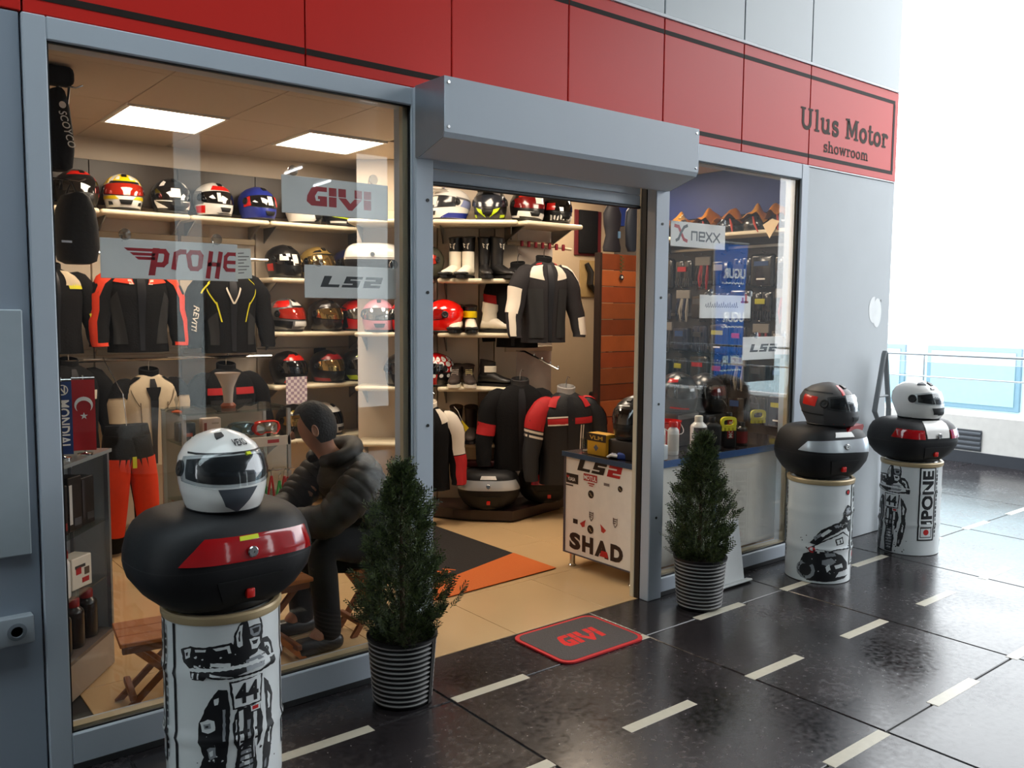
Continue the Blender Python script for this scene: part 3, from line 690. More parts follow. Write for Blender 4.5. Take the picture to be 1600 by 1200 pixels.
# top cases on the drums
top_case('black top case with red lens strip under the white flip-up helmet', (1.0, -.34, .613), R(4), .57, .45, .30, REDL, [[(-38, .57), (43, .52), (40, .77), (-20, .81)]], label_plate=False)
t2 = top_case('black top case with a silver front panel under the grey and red helmet', (4.557, -.33, .613), R(-20), .50, .42, .29, SILV, [[(-66, .56), (40, .50), (38, .78), (-50, .74)]])
t3 = top_case('black top case with two red lenses and a white centre strip', (5.555, -.374, .613), R(-20), .53, .43, .26, REDL, [[(-70, .60), (-12, .56), (-13, .77), (-62, .80)], [(12, .56), (54, .58), (50, .76), (13, .77)]], label_plate=False)
P = case_surf(.53, .43, .26); b = B(); patch(b, P, HW, [(-9, .58), (9, .58), (13, .97), (-13, .97)], .0045, 6, 6); b.build('centre_strip', t3)
P = case_surf(.57, .45, .30); b = B(); patch(b, P, M('#d8e020', .5), [(-2, .75), (1.2, .75), (1.2, .79), (-2, .79)], .0075, 3, 2); b.build('price_tag', bpy.data.objects['top_case'])
# helmets on the cases
hz1 = .613+.30
t = helmet('white flip-up helmet with clear visor on the case by the big window', (1.0, -.36, hz1-.004), R(-2), HW, clear=True, modular=True, chin=HW, W=.132, L=.155, H=.255, na=64, lo=.36, hi=.74, A=80,
       vent=False, graphics=[(BLACK, [(-9, .12), (9, .12), (24, .33), (-2, .33)]), (M('#4a4e55', .3), [(-16, .13), (0, .05), (26, .335), (-24, .335)], False, .0045), (BLACK, [(-78, .735), (78, .735), (80, .755), (-80, .755)]), (M('#d8e020', .5), [(15, .70), (22, .70), (22, .73), (15, .73)], False, .011),
       (M('#22252a', .4), [(-26, .9), (-8, .93), (-14, .96), (-40, .95)], False, .005)], text=[('VEXO', .025, INK, 16, .82, .003)])
t = helmet('matt grey helmet with red flashes on the silver-panelled case', (4.555, -.36, .613+.287), R(8), M('#4b4a4b', .5, name='matt_graphite'), clear=True, modular=True, chin=M('#3c3b3d', .5), W=.128, L=.16, H=.25, na=56, lo=.36, hi=.72, A=74,
       graphics=[(HR, [(-128, .5), (-96, .46), (-92, .68), (-126, .72)]), (HR, [(96, .46), (128, .5), (126, .72), (92, .68)]), (HR, [(-34, .72), (-24, .74), (-20, .93), (-34, .93)]), (HR, [(-66, .08), (-36, .05), (-34, .2), (-50, .22)]),
       (BLACK, [(-150, .8), (-60, .76), (-60, .78), (-150, .83)]), (BLACK, [(-150, .3), (-80, .26), (-80, .29), (-150, .34)]), (HR, [(36, .05), (66, .08), (50, .22), (34, .2)])], )
t = helmet('white full-face helmet with black pivot on the case by the building corner', (5.553, -.39, .613+.257), R(0), HW, clear=True, modular=True, chin=HW, W=.125, L=.155, H=.25, na=56, lo=.38, hi=.71, A=74, pivot=BLACK,
       graphics=[(M('#3a3d42', .4), [(-70, .88), (-30, .88), (-34, .95), (-66, .93)], True, .004), (BLACK, [(-30, .16), (30, .16), (34, .32), (-34, .32)], False, .006), (INK, [(-24, .77), (-6, .77), (-8, .82), (-22, .82)], False, .004), (HW, [(-22, .78), (-8, .78), (-9, .81), (-21, .81)], False, .0055)])
# red wedge chock under the grey helmet
t = thing('wedge', 'small red and black plastic wedge under the grey helmet chin', 'wedge', (4.60, -.49, .613+.262), 0)
b = B(); b.prism([(-.08, 0), (.08, 0), (.09, .02), (.085, .035), (-.05, .028)], -.02, .02, M('#a01418', .3, coat=.5), tr=frame((0, 0, 0), (1, 0, 0), (0, 0, 1))); b.build('body', t)

# ---------------------------------------------------------------- potted conifers
def leafmat(h1, h2):
    m = bpy.data.materials.new('conifer_green'); m.use_nodes = True; n = m.node_tree.nodes; l = m.node_tree.links; b = n['Principled BSDF']
    g = n.new('ShaderNodeNewGeometry'); r = n.new('ShaderNodeValToRGB'); r.color_ramp.elements[0].color = (*lin(h1), 1); r.color_ramp.elements[1].color = (*lin(h2), 1)
    l.new(g.outputs['Random Per Island'], r.inputs['Fac']); l.new(r.outputs[0], b.inputs['Base Color']); b.inputs['Roughness'].default_value = .6
    return m
LEAF = leafmat('#161f17', '#5a6a3a')
def conifer(label, loc, H, rmax, rb, seed, lean=0):
    rnd = random.Random(seed); t = thing('potted_conifer', label, 'potted plant', loc, rnd.random()*3, 'potted conifers by the door')
    hp = .27; RB, RT = .112, .133
    rr = lambda z: RB+(RT-RB)*z/hp
    b = B(); prof = [(RB-.006, 0)]
    for k in range(13):
        z = .012+k*.0195; prof += [(rr(z)+.000, z), (rr(z)+.004, z+.004), (rr(z)+.004, z+.0085), (rr(z), z+.0125)]
    prof += [(RT+.006, hp-.012), (RT+.008, hp), (RT-.004, hp), (RT-.008, hp-.03)]
    b.lathe(prof, BLACK, n=40); b.build('pot', t)
    b = B()
    for k in range(13):
        z = .012+k*.0195
        b.lathe([(rr(z)+.0035, z+.003), (rr(z)+.0055, z+.0045), (rr(z)+.0055, z+.0085), (rr(z)+.0035, z+.0098)], M('#8f8d8c', .5, name='grey_rib'), n=40, cap=False)
    b.build('rib', t, kind='stuff')
    b = B(); b.lathe([(RT-.007, hp-.03), (RT-.02, hp-.024), (.0, hp-.02)], M('#2c2118', .95, bump=.4, scale=60), n=24, cap=False); b.build('soil', t)
    b = B(); b.tube([(0, 0, hp-.03), (.006, 0, hp+.1), (0, .004, hp+.3), (0, 0, H-.05)], [.013, .011, .008, .003], M('#4a3a2a', .9)); b.build('trunk', t)
    b = B(); vs = []; fs = []
    Hc = H-hp+.03; z0 = hp-.02
    N = 1900
    for i in range(N):
        u = rnd.random()**1.25; z = z0+Hc*u
        prof_ = rmax*(min(1, .62+u*1.7) if u < .22 else 1-((u-.22)/.78)**1.3*.95)
        a = rnd.random()*6.283; lob = 1+.2*math.sin(3*a+seed+u*9)+.16*math.sin(5*a+u*21+seed)+.12*math.sin(2*a-u*13)
        rad = prof_*lob*(rnd.random()**.45)
        base = Vector((rad*.72*math.cos(a), rad*.72*math.sin(a), z-.01))
        out = Vector((math.cos(a), math.sin(a), .75+rnd.random()*.9)).normalized()
        out += Vector((rnd.uniform(-.35, .35), rnd.uniform(-.35, .35), rnd.uniform(-.2, .3))); out.normalize()
        L = (.045+.045*rnd.random())*(1 if u < .85 else .8)
        sd = out.cross(Vector((rnd.uniform(-1, 1), rnd.uniform(-1, 1), rnd.uniform(-1, 1)))).normalized()
        up = out.cross(sd)
        o = len(vs); wd = .0032
        vs += [tuple(base-sd*wd*.5), tuple(base+sd*wd*.5), tuple(base+out*L)]; fs.append((o, o+1, o+2))
        for k in range(9):
            tq = .15+.75*k/9; sg_ = 1 if k % 2 else -1
            p = base+out*L*tq; dirv = (out*.75+sd*sg_*.65+up*rnd.uniform(-.25, .25)).normalized(); ll = L*(.42-.25*tq)
            q = p+dirv*ll; w_ = dirv.cross(up).normalized()*.0031
            o = len(vs); vs += [tuple(p-w_*.6), tuple(p+dirv*ll*.55+w_), tuple(q), tuple(p+dirv*ll*.55-w_)]; fs.append((o, o+1, o+2, o+3))
    b.add(vs, fs, LEAF); b.build('foliage', t, smooth=False, kind='stuff')
    return t
conifer('dark cone-shaped conifer in a ribbed black pot, taller one at the left door post', (1.755, -.235, 0.002), .93, .235, .2, 3)
conifer('bushy conifer in a ribbed black pot beside the small window', (3.57, -.25, 0.002), .89, .212, .2, 11)
t = bpy.data.objects['potted_conifer']; b = B(); a0 = R(-58)-t.rotation_euler.z
b.loft([[((.114+.021*z/.27+o)*math.cos(a0+da), (.114+.021*z/.27+o)*math.sin(a0+da), z) for da, o in ((-.11, .0), (-.11, .006), (.11, .006), (.11, .0))] for z in (.004, .14, .265)], BLACK); b.build('tape_strip', t)
# leaning white board behind the second plant
t = thing('leaning_board', 'white board leaning on the sill behind the potted plant', 'board', (3.98, -.13, .002), 0, tilt=(R(-9), 0))
B().rbox(-.2, .14, -.008, .008, 0, .36, M('#dfe2e2', .4), .004, 1).build('sheet', t, smooth=False)
B().rbox(-.2, .16, -.05, -.006, 0, .012, M('#cfd2d2', .4), .004, 1).build('foot', t, smooth=False)
# folded aluminium stand leaning by the corner
t = thing('folded_stand', 'folded grey metal A-shaped stand leaning at the building corner', 'stand', (5.66, -.07, .002))
PT = M('#8b8f92', .5, .2)
for sx, y0 in ((-.13, -.09), (.10, -.02)):
    b = B(); b.tube([(.19 if sx < 0 else .2, .035 if sx < 0 else -.02, 0), (.16 if sx < 0 else .17, .01, .64), (-.06 if sx < 0 else .13, -.01, .88), (sx*.08, -.035, 1.27), (0, -.035, 1.285)], [(.019, .013)]*5, PT, n=8); b.build('leg', t)
b = B(); b.tube([(-.045, -.02, .98), (.09, -.02, .98)], .008, PT); b.build('spreader', t)

# door mat with lettering
t = thing('door_mat', 'grey door mat with red rim and red lettering at the doorway', 'mat', (2.745, -.205, .002))
def rr_poly(w, h, r, n=6):
    out = []
    for cx, cy, a0 in ((w-r, h-r, 0), (-w+r, h-r, 90), (-w+r, -h+r, 180), (w-r, -h+r, 270)):
        out += [(cx+r*math.cos(R(a0+90*k/n)), cy+r*math.sin(R(a0+90*k/n))) for k in range(n+1)]
    return out
b = B(); b.prism(rr_poly(.258, .2, .06), 0, .008, M('#c0181c', .7, name='red_rubber')); b.build('rim', t, smooth=False)
b = B(); b.prism(rr_poly(.240, .182, .05), .004, .0095, M('#4c4644', .95, bump=.5, scale=180, name='grey_pile')); b.build('pile', t, smooth=False)
def poly_logo(b, polys, sx, sy, m, tr, shear=0.):
    for p in polys: b.add([((x+shear*y)*sx, y*sy, 0) for x, y in p], [tuple(range(len(p)))], m, tr)
G4 = [[(.25,1),(.62,1),(.62,.76),(.34,.76),(.25,.5),(.28,.26),(.40,.26),(.40,.36),(.34,.36),(.34,.52),(.62,.52),(.62,0),(.14,0),(.0,.2),(.02,.5),(.14,.9)],
      [(.68,.56),(.92,.56),(.92,1),(.68,1)], [(.68,0),(.92,0),(.92,.52),(.68,.52)], [(.98,.56),(1.22,.56),(1.22,1),(.98,1)],
      [(.98,.52),(1.22,.52),(1.36,.26),(1.5,.52),(1.74,.52),(1.42,-.1),(1.3,-.1)], [(1.5,.56),(1.74,.56),(1.74,1),(1.5,1)], [(1.80,.56),(2.04,.56),(2.04,1),(1.80,1)], [(1.80,0),(2.04,0),(2.04,.52),(1.80,.52)]]
LS = [[(0,0),(.16,1),(.44,1),(.30,.25),(.72,.25),(.68,0)],
      [(.98,1),(1.62,1),(1.58,.76),(1.14,.76),(1.12,.64),(1.52,.64),(1.42,0),(.78,0),(.82,.24),(1.2,.24),(1.22,.36),(.86,.36)],
      [(1.74,1),(2.4,1),(2.32,.38),(1.92,.38),(1.9,.24),(2.3,.24),(2.26,0),(1.6,0),(1.68,.62),(2.1,.62),(2.12,.76),(1.7,.76)]]
b = B(); poly_logo(b, G4, .122, .12, M('#d2201a', .9, bump=.4, scale=150), frame((-.125, -.06, .0098), (1, 0, 0), (0, 1, 0)), .12); b.build('lettering', t, smooth=False)

# ---------------------------------------------------------------- plates hung on suction cups inside the panes
PLATE = M('#eceae8', .35, name='frosted_plate'); CRIM = M('#b01a28', .4, name='crimson_print')
GY = .052
def gx(v): return (v*1.0175, None)
def plate(label, x0, x1, z0, z1, hooks, draw):
    k = 1.001; X0, X1 = x0*k, x1*k; Z0, Z1 = 1.55+(z0-1.55)*k, 1.55+(z1-1.55)*k
    t = thing('hanging_sign', label, 'sign', ((X0+X1)/2, GY, Z0), 0, 'white plates hung inside the panes')
    w_ = (X1-X0)/2; h = Z1-Z0
    B().rbox(-w_, w_, -.002, .002, 0, h, PLATE, .0015, 1).build('plate', t, smooth=False)
    for hx in hooks:
        x = w_*hx
        b = B(); b.lathe([(.004, -.035), (.006, -.03), (.011, -.018), (.019, -.006), (.0195, 0), (.0, .001)], VISORC, n=20, tr=frame((x, -.040, h+.012), (1, 0, 0), (0, 0, -1)) @ Matrix.Scale(-1, 4, (0, 0, 1)))
        b.build('suction_cup', t)
        b = B(); b.tube([(x, -.012, h+.012), (x, .0, h+.012), (x, .006, h), (x, .004, h-.012), (x, -.003, h-.008)], .0014, STEEL, n=6); b.build('hook', t)
    b = B(); draw(b, 2*w_, h, frame((-w_, -.0024, 0), (1, 0, 0), (0, 0, 1))); b.build('lettering', t, smooth=False)
    return t
def d_g(b, w, h, tr): poly_logo(b, G4, .105*1.32, h*.52, CRIM, tr @ Matrix.Translation((w*.22, h*.25, 0)))
def d_l(b, w, h, tr): poly_logo(b, LS, w*.285, h*.34, M('#1d1f24', .35, name='black_lettering'), tr @ Matrix.Translation((w*.16, h*.34, 0)))
def d_p(b, w, h, tr):
    T = tr @ Matrix.Translation((w*.16, h*.32, 0))
    for i, (a, y) in enumerate(((0, .062), (.018, .047), (.034, .033))): b.add([(a, y, 0), (a+.012, y-.010, 0), (.10, y-.010, 0), (.105, y, 0)], [(0, 1, 2, 3)], CRIM, T)
    b.add([(.078, -.03, 0), (.10, -.03, 0), (.118, .065, 0), (.096, .065, 0)], [(0, 1, 2, 3)], CRIM, T)
    stroke(b, [(.10, .055), (.135, .055), (.142, .045), (.138, .018), (.128, .008), (.10, .008)], .017, CRIM, T)
    stroke(b, [(.165, -.002), (.174, .048), (.19, .056), (.205, .056)], .017, CRIM, T)
    stroke(b, [(.222, .006), (.217, .045), (.227, .056), (.255, .056), (.262, .045), (.257, .006), (.247, -.002), (.227, -.002), (.222, .006)], .016, CRIM, T)
    stroke(b, [(.285, -.03), (.298, .058)], .016, CRIM, T); stroke(b, [(.29, .016), (.325, .016)], .014, CRIM, T); stroke(b, [(.318, -.03), (.333, .058)], .016, CRIM, T)
    stroke(b, [(.352, .026), (.395, .026), (.398, .048), (.388, .056), (.362, .056), (.352, .045), (.348, .008), (.355, -.002), (.39, -.002)], .013, CRIM, T)
    b.add([(.385, -.035, .001), (.45, -.03, .001), (.445, .08, .001), (.39, .078, .001)], [(0, 1, 2, 3)], STK, T)
    for q in range(7): stroke(b, [(.398, .06-.012*q), (.418+.01*((q*5) % 3), .062-.012*q)], .004, M('#8e8680', .6), T, .0014)
def d_n(b, w, h, tr):
    T = tr @ Matrix.Translation((w*.07, h*.3, 0)); gr = M('#50555c', .4)
    stroke(b, [(.0, .07), (.03, .066), (.05, .035), (.075, .0), (.10, -.008)], .018, CRIM, T); stroke(b, [(.10, .075), (.075, .066), (.05, .035), (.03, .0), (.012, -.008)], .016, gr, T, .0003)
    for pts in ([(.14, .0), (.14, .045), (.185, .045), (.185, .0)], [(.25, .0), (.205, .0), (.205, .045), (.25, .045), (.25, .022), (.21, .022)], [(.265, .048), (.315, -.002)], [(.315, .048), (.265, -.002)], [(.33, .048), (.385, -.002)], [(.385, .048), (.33, -.002)]): stroke(b, pts, .0105, gr, T)
def d_t(b, w, h, tr):
    T = tr @ Matrix.Translation((w*.1, h*.36, 0)); gr = M('#6a6e78', .5)
    for k in range(15): stroke(b, [(.0+.02*k, .018), (.006+.02*k, .034+.006*((k*7) % 3)), (.012+.02*k, .014), (.02+.02*k, .02)], .0035, gr, T)
    stroke(b, [(.33, .048), (.395, .048)], .012, CRIM, T); stroke(b, [(.345, .07), (.345, .048)], .016, CRIM, T); stroke(b, [(.375, .09), (.375, .048)], .022, CRIM, T)
plate('wide white plate with a winged red wordmark, over the orange jacket', .755, 1.226, 1.647, 1.782, (-.70, .62), d_p)
plate('white plate with big red block lettering below the second ceiling light', 1.402, 1.866, 1.913, 2.056, (-.87, .62), d_g)
plate('white plate with black slanted lettering above the red and white helmet', 1.491, 1.905, 1.591, 1.720, (-.8, .83), d_l)
plate('white plate with a red cross-shaped emblem and grey lettering', 3.622, 4.091, 1.902, 2.038, (-.75, .72), d_n)
plate('white plate with grey script and a red mark in the small window', 3.880, 4.352, 1.511, 1.644, (-.8, .75), d_t)
plate('small-window white plate with black slanted lettering, lowest of its three', 4.287, 4.70, 1.262, 1.40, (-.62, .75), d_l)
for o in col.objects: pass

# ---------------------------------------------------------------- beyond the building: parapet, glass rail, far shopfront
par = B(); par.rbox(9.3, 9.62, -9, 9, -.1, .50, M('#e6e6e2', .6), .01, 1); par.build('wall_parapet', smooth=False, kind='structure')
b = B(); b.box(9.285, 9.30, -9, 9, .0, .12, M('#3b4048', .5)); b.build('baseboard_parapet', smooth=False, kind='structure')
t = thing('vent_grille', 'dark slatted vent grille low in the pale parapet', 'vent', (9.298, .945, .13))
B().rbox(-.008, 0, -.2, .2, 0, .22, M('#4a4f55', .5), .003, 1).build('frame', t, smooth=False)
for k in range(4): B().rbox(-.016, -.006, -.19, .19, .02+.05*k, .045+.05*k, M('#6b727a', .4, .3), .003, 1).build('slat', t, smooth=False)
t = thing('glass_railing', 'glass railing with steel handrail along the parapet', 'railing', (9.45, 0, .50))
RG = glass('blue_railing_glass', (.80, .90, .93), 1.5, 1.)
for k in range(-3, 5):
    y = -1.35+1.5*k+.55
    B().box(-.006, .006, y-.74, y+.74, .03, .52, RG).build('glass_panel', t, smooth=False)
    B().rbox(-.012, .012, y+.743, y+.757, 0, .59, M('#a9b1b6', .3, .4), .003, 1).build('post', t, smooth=False)
b = B(); b.tube([(0, -6.5, .60), (0, 7, .60)], .015, M('#a4acb2', .3, .5), n=10); b.build('handrail', t)
b = B(); b.tube([(-.02, -6.5, .36), (-.02, 7, .36)], .009, M('#c4ccd0', .3, .3), n=8); b.build('mid_rail', t)
t = thing('far_shopfront', 'pale building with blue window panes far beyond the railing', 'building', (19, 0, -2.5))
BM = M('#c9d2d6', .7); B().box(0, 6, -8, 16, 0, 3.7, BM).build('wall', t, smooth=False)
BW = M('#93a8ae', .4, name='blue_window_pane')
for i in range(8):
    for j in range(2):
        y = -7+2.4*i
        f = B().rbox(-.08, .0, y-.95, y+.95, .5+1.55*j, 1.8+1.55*j, M('#6f8490', .5), .01, 1).build('window', t, smooth=False)
        B().box(-.10, -.07, y-.85, y+.85, .6+1.55*j, 1.7+1.55*j, BW).build('pane', f, smooth=False)
t = thing('bench_kiosk', 'low blue-grey flat-roofed stall beyond the railing', 'stall', (14.5, 1.15, -.1))
B().rbox(-.5, .5, -.4, .4, 0, 1.35, M('#9aa8b2', .6), .02, 1).build('body', t, smooth=False); B().rbox(-.55, .55, -.48, .48, 1.35, 1.45, M('#7c8d9a', .6), .02, 1).build('roof', t, smooth=False)
B().box(14, 19, -9, 16, -2.6, -2.5, M('#b5b8b6', .7)).build('ground_plaza', smooth=False, kind='structure')
t = thing('cable', 'thin dark cable slung across the white sky', 'cable', (9.45, 0, 0))
b = B(); b.tube([(0, 1.6, 3.5), (0, .6, 3.72), (0, -.6, 3.98)], .003, M('#777780', .6), n=6); b.build('wire', t)
# tube lamps hung in the arcade; the big pane mirrors them
TUBE = emit('#f2f8ff', 16)
for k, (x, y, a) in enumerate(((4.84, -7.4, -85), (5.64, -8.2, -85))):
    t = thing('tube_lamp', ['hung tube lamp mirrored above the red-lettered plate', 'hung tube lamp mirrored on the red-lettered plate'][k], 'light', (x, y, 3.3), R(a), 'arcade tube lamps')
    b = B(); b.rbox(-.32, .32, -.03, .03, .02, .05, WHITE, .006, 1); b.build('housing', t); b = B(); b.tube([(-.30, 0, 0), (.30, 0, 0)], .016, TUBE, n=8); b.build('tube', t)
    b = B(); b.tube([(-.25, 0, .05), (-.25, 0, 1.3)], .003, STEEL, n=5); b.build('cord', t); b = B(); b.tube([(.25, 0, .05), (.25, 0, 1.3)], .003, STEEL, n=5); b.build('cord', t)
# blue pennant that hangs across the arcade and shows in the small pane
t = thing('banner', 'tall blue banner with white lettering reflected in the small window', 'banner', (10.7, -5.0, .45), R(180))
b = B(); BB = M('#1b62b4', .55, name='blue_banner_cloth')
b.grid(lambda u, v: ((u-.5)*(.72-.10*math.sin(math.pi*min(1, v*1.0))), -.03*math.sin(3*u+2*v), 2.1*v), 12, 24, BB); b.build('cloth', t)
b = B()
for k, z in enumerate((.30, .95, 1.6)):
    put_text(b, 'UGUR', .2, M('#f4f6f6', .5), facing(-.30, -.036, z), .03, 0, fit=.52); put_text(b, 'Sigorta', .07, M('#f4f6f6', .5), facing(-.28, -.036, z-.12), .01, 0, fit=.44) if False else None
    for j in range(12): stroke(b, [(-.26+.043*j, z-.08), (-.235+.043*j, z-.08+.012*(j % 2))], .02, M('#f4f6f6', .5), facing(0, -.037, 0))
b.build('lettering', t, smooth=False)
b = B(); b.tube([(-.4, 0, 2.12), (.4, 0, 2.12)], .015, STEEL); b.build('rod', t)
b = B(); b.tube([(.42, 0, -.45), (.42, 0, 2.2)], .02, STEEL); b.build('pole', t)

# ---------------------------------------------------------------- shop fittings
SHELF = M('#e9dcc0', .4, var=.02, name='cream_shelf'); EXX, EXY, NX, NY = .779, -.627, .627, .779
def UB(u, k, z=0): return (EXX*u+NX*k, EXY*u+NY*k, z)
TH = R(-38.8)
wb = bpy.data.objects['wall_back']; wl = [.5, .9, 1.47, 2.05, 2.62, 3.48, 3.95]
WP = M('#dccdb9', .35, var=.02, name='slat_panel')
for a, b_ in zip(wl, wl[1:]):
    for z0, z1 in ((.02, 1.235), (1.245, 2.2)): B().rbox(a+.006, b_-.006, 3.275, 3.3, z0, z1, WP, .002, 1).build('wall_panel', wb, smooth=False)
    B().rbox(a+.002, b_-.002, 3.25, 3.3, 2.24, 2.53, M('#33281f', .4, name='dark_bulkhead'), .002, 1).build('bulkhead_panel', wb, smooth=False)
    if b_ < 2.7: 
        for z in (1.24, 2.04): B().rbox(a+.01, b_-.01, 3.24, 3.275, z-.022, z+.022, M('#b9a68a', .35, .3, name='slotted_rail'), .004, 1).build('rail', wb, smooth=False)
def shelf(label, loc, rz, w_, d=.30, group=None):
    t = thing('shelf', label, 'shelf', loc, rz, group)
    b = B(); b.rbox(-w_/2, w_/2, -d, 0, -.034, 0, SHELF, .015, 3); b.build('board', t)
    for s in (-1, 1):
        b = B(); b.prism([(0, -.034), (-d*.75, -.034), (-.03, -.13), (0, -.15)], s*w_*.42-.004, s*w_*.42+.004, STEEL, tr=frame((0, 0, 0), (0, 1, 0), (0, 0, 1))); b.build('bracket', t, smooth=False)
for k, (a, b_) in enumerate(zip(wl, wl[1:])):
    shelf(['top shelf board over the window-side bags', 'top shelf board holding the yellow and white helmet', 'top shelf board with black and red-white helmets', 'top shelf board with the blue helmet on its near end', 'long top shelf board behind the red-lettered plate', 'last top shelf board before the shelving turns the corner'][k], ((a+b_)/2, 3.28, 2.185), 0, b_-a-.008, .3, 'top shelves along the back wall')
for z, n in ((1.775, 'second'), (1.375, 'third'), (.975, 'fourth'), (.565, 'lowest')):
    shelf('%s shelf from the top of the back wall helmet bay' % n if n != 'lowest' else 'lowest shelf of the back wall helmet bay', (3.05, 3.275, z), 0, .85, .3, 'helmet bay shelves')
cw = structure('wall_corner')
def bpanel(u0, u1, z0, z1, m, nm='wall_panel'):
    B().rbox(u0+.004, u1-.004, 0, .03, z0, z1, m, .002, 1).build(nm, cw, smooth=False, loc=UB(0, 4.28, 0), rotz=TH)
for u0, u1 in ((.74, 1.36), (1.36, 1.68), (1.80, 1.975)): bpanel(u0, u1, .02, 2.3, WP)
bpanel(1.68, 1.80, .02, 2.3, M('#a89c90', .5), 'post')
bpanel(.74, 1.975, 2.3, 2.68, SHOPW, 'upper_panel')
cp = structure('wall_column')
B().rbox(4.225, 4.585, 2.1, 2.14, 0, 2.68, M('#d6cdc2', .5, name='white_board'), .002, 1).build('wall_panel', cp, smooth=False)
B().box(4.56, 4.6, 2.14, 2.6, 0, 2.68, SHOPW).build('return_panel', cp, smooth=False)
for z in (2.06, 1.25): B().rbox(4.1, 4.57, 2.07, 2.1, z-.02, z+.02, M('#c4b79f', .35, .3), .004, 1).build('rail', cp, smooth=False)
for z, n in ((1.78, 'boot'), (1.378, 'short boot'), (.975, 'sneaker'), (.555, 'dark boot')):
    shelf('corner shelf facing the door that holds the %s pairs' % n if n != 'sneaker' else 'corner shelf facing the door that holds the laced sneakers', UB(1.67, 4.275, z), TH, .57, .29, 'corner shelves facing the door')
    shelf({'boot': 'corner shelf under the white case and olive helmet', 'short boot': 'corner shelf under the row of red helmets', 'sneaker': 'corner shelf under the polka-dot helmet', 'dark boot': 'lowest corner shelf behind the door post'}[n], UB(1.06, 4.275, z), TH, .58, .29, 'corner shelves by the door post')
shelf('top corner shelf with blue-white and lime off-road helmets', UB(1.665, 4.275, 2.2), TH, .62, .37, 'top corner shelves')
shelf('top corner shelf above the door post, with a red helmet', UB(1.04, 4.275, 2.2), TH, .60, .37, 'top corner shelves')
shelf('top shelf board over the hung black and white jacket', (4.33, 2.095, 2.2), 0, .56, .32, 'top corner shelves')
# dark platform in the corner
t = thing('display_platform', 'low dark polygonal platform under the corner shelves', 'platform', (0, 0, .001))
pl = [(3.36, 2.55), (3.60, 2.06), (3.68, 1.95), (3.90, 1.73), (4.52, 1.84), (4.55, 2.07), (4.21, 2.07), (3.44, 2.66)]
b = B(); b.prism(pl, .015, .085, M('#2a1714', .35, coat=.3, name='dark_wood')); b.build('top', t, smooth=False)
b = B(); cx = sum(p[0] for p in pl)/8; cy = sum(p[1] for p in pl)/8; b.prism([(cx+(x-cx)*.93, cy+(y-cy)*.93) for x, y in pl], 0, .02, M('#140b0a', .6)); b.build('plinth', t, smooth=False)

# ---------------------------------------------------------------- helmets on the shelves
GB = 'helmets on the back wall shelves'
W8 = lambda m, *q: (m, list(q), True)
y1, z1 = 3.115, 2.187
helmet('dark helmet with red side, half hidden by the hanging bag', (1.36, y1, z1), R(12), HB, VDARK, [(HR, [(60, .3), (150, .3), (150, .8), (60, .8)]), LBL(80, .45, 22, .15), (HR, [(-60, .8), (40, .85), (30, .93), (-50, .9)])], GB)
helmet('yellow and white helmet with red visor, on the top shelf', (1.645, y1, z1), R(-8), HW, VRED, [(HY, [(-40, .74), (40, .74), (30, .93), (-30, .93)]), (HW, [(-30, .78), (-16, .78), (-16, .88), (-28, .88)], True, .004), W8(HY, (18, .26), (90, .28), (90, .36), (30, .35)), W8(HY, (60, .7), (120, .6), (120, .85), (60, .88)), W8(BLACK, (40, .12), (60, .12), (58, .22), (44, .2)), (BLACK, [(-50, .69), (50, .69), (46, .735), (-46, .735)], False, .005)], GB, lo=.37, hi=.68)
helmet('black helmet with thin white chin lines, on the top shelf', (1.955, y1, z1), R(0), HB, VDARK, [W8(HW, (14, .30), (80, .33), (80, .35), (16, .325)), W8(HW, (70, .14), (80, .33), (76, .33), (30, .13)), W8(HW, (40, .74), (60, .72), (50, .88), (36, .84)), LBL(-4, .42, 24, .24)], GB)
helmet('white and grey helmet with red brow stripe and dark visor', (2.25, y1, z1), R(14), HW, VDARK, [(HR, [(-44, .73), (44, .73), (36, .86), (-36, .86)]), W8(HG, (70, .35), (160, .3), (160, .75), (78, .7)), (HR, [(-110, .12), (-70, .1), (-66, .3), (-100, .3)]), LBL(-18, .4, 12, .25), (HB, [(-30, .1), (-20, .08), (30, .08), (40, .1)])], GB)
helmet('matt blue helmet with red flashes beside the visor', (2.575, y1, z1), R(16), HBL, VDARK, [(HR, [(-88, .36), (-62, .4), (-66, .66), (-84, .62)], False, .006), (HR, [(26, .4), (52, .4), (48, .66), (24, .68)], False, .006), LBL(2, .42, 16, .25)], GB)
helmet('plain white helmet with black chin, below the red-lettered plate', (2.94, y1, z1), R(24), HW, VDARK, [(HB, [(-16, .06), (40, .06), (30, .16), (-6, .14)])], GB)
helmet('black helmet with lime lines, below the red-lettered plate', (3.26, y1, z1), R(14), HB, VDARK, [W8(HLIME, (20, .18), (80, .28), (80, .32), (18, .22)), W8(HW, (30, .08), (90, .1), (90, .16), (30, .14))], GB)
helmet('red and black helmet at the end of the top row by the door post', (3.60, y1, z1), R(14), HB, VDARK, [(HR, [(-60, .6), (60, .62), (50, .85), (-50, .85)], False, .003)], GB)
z2 = 1.777
helmet('gloss black helmet with red sides and paper labels, second row', (2.775, y1, z2), R(18), HB, VDARK, [LBL(-6, .42, 18, .26), LBL(-44, .5, 30, .12), (HR, [(-110, .2), (-84, .2), (-84, .42), (-106, .4)]), (HR, [(70, .25), (86, .25), (90, .62), (76, .62)])], GB)
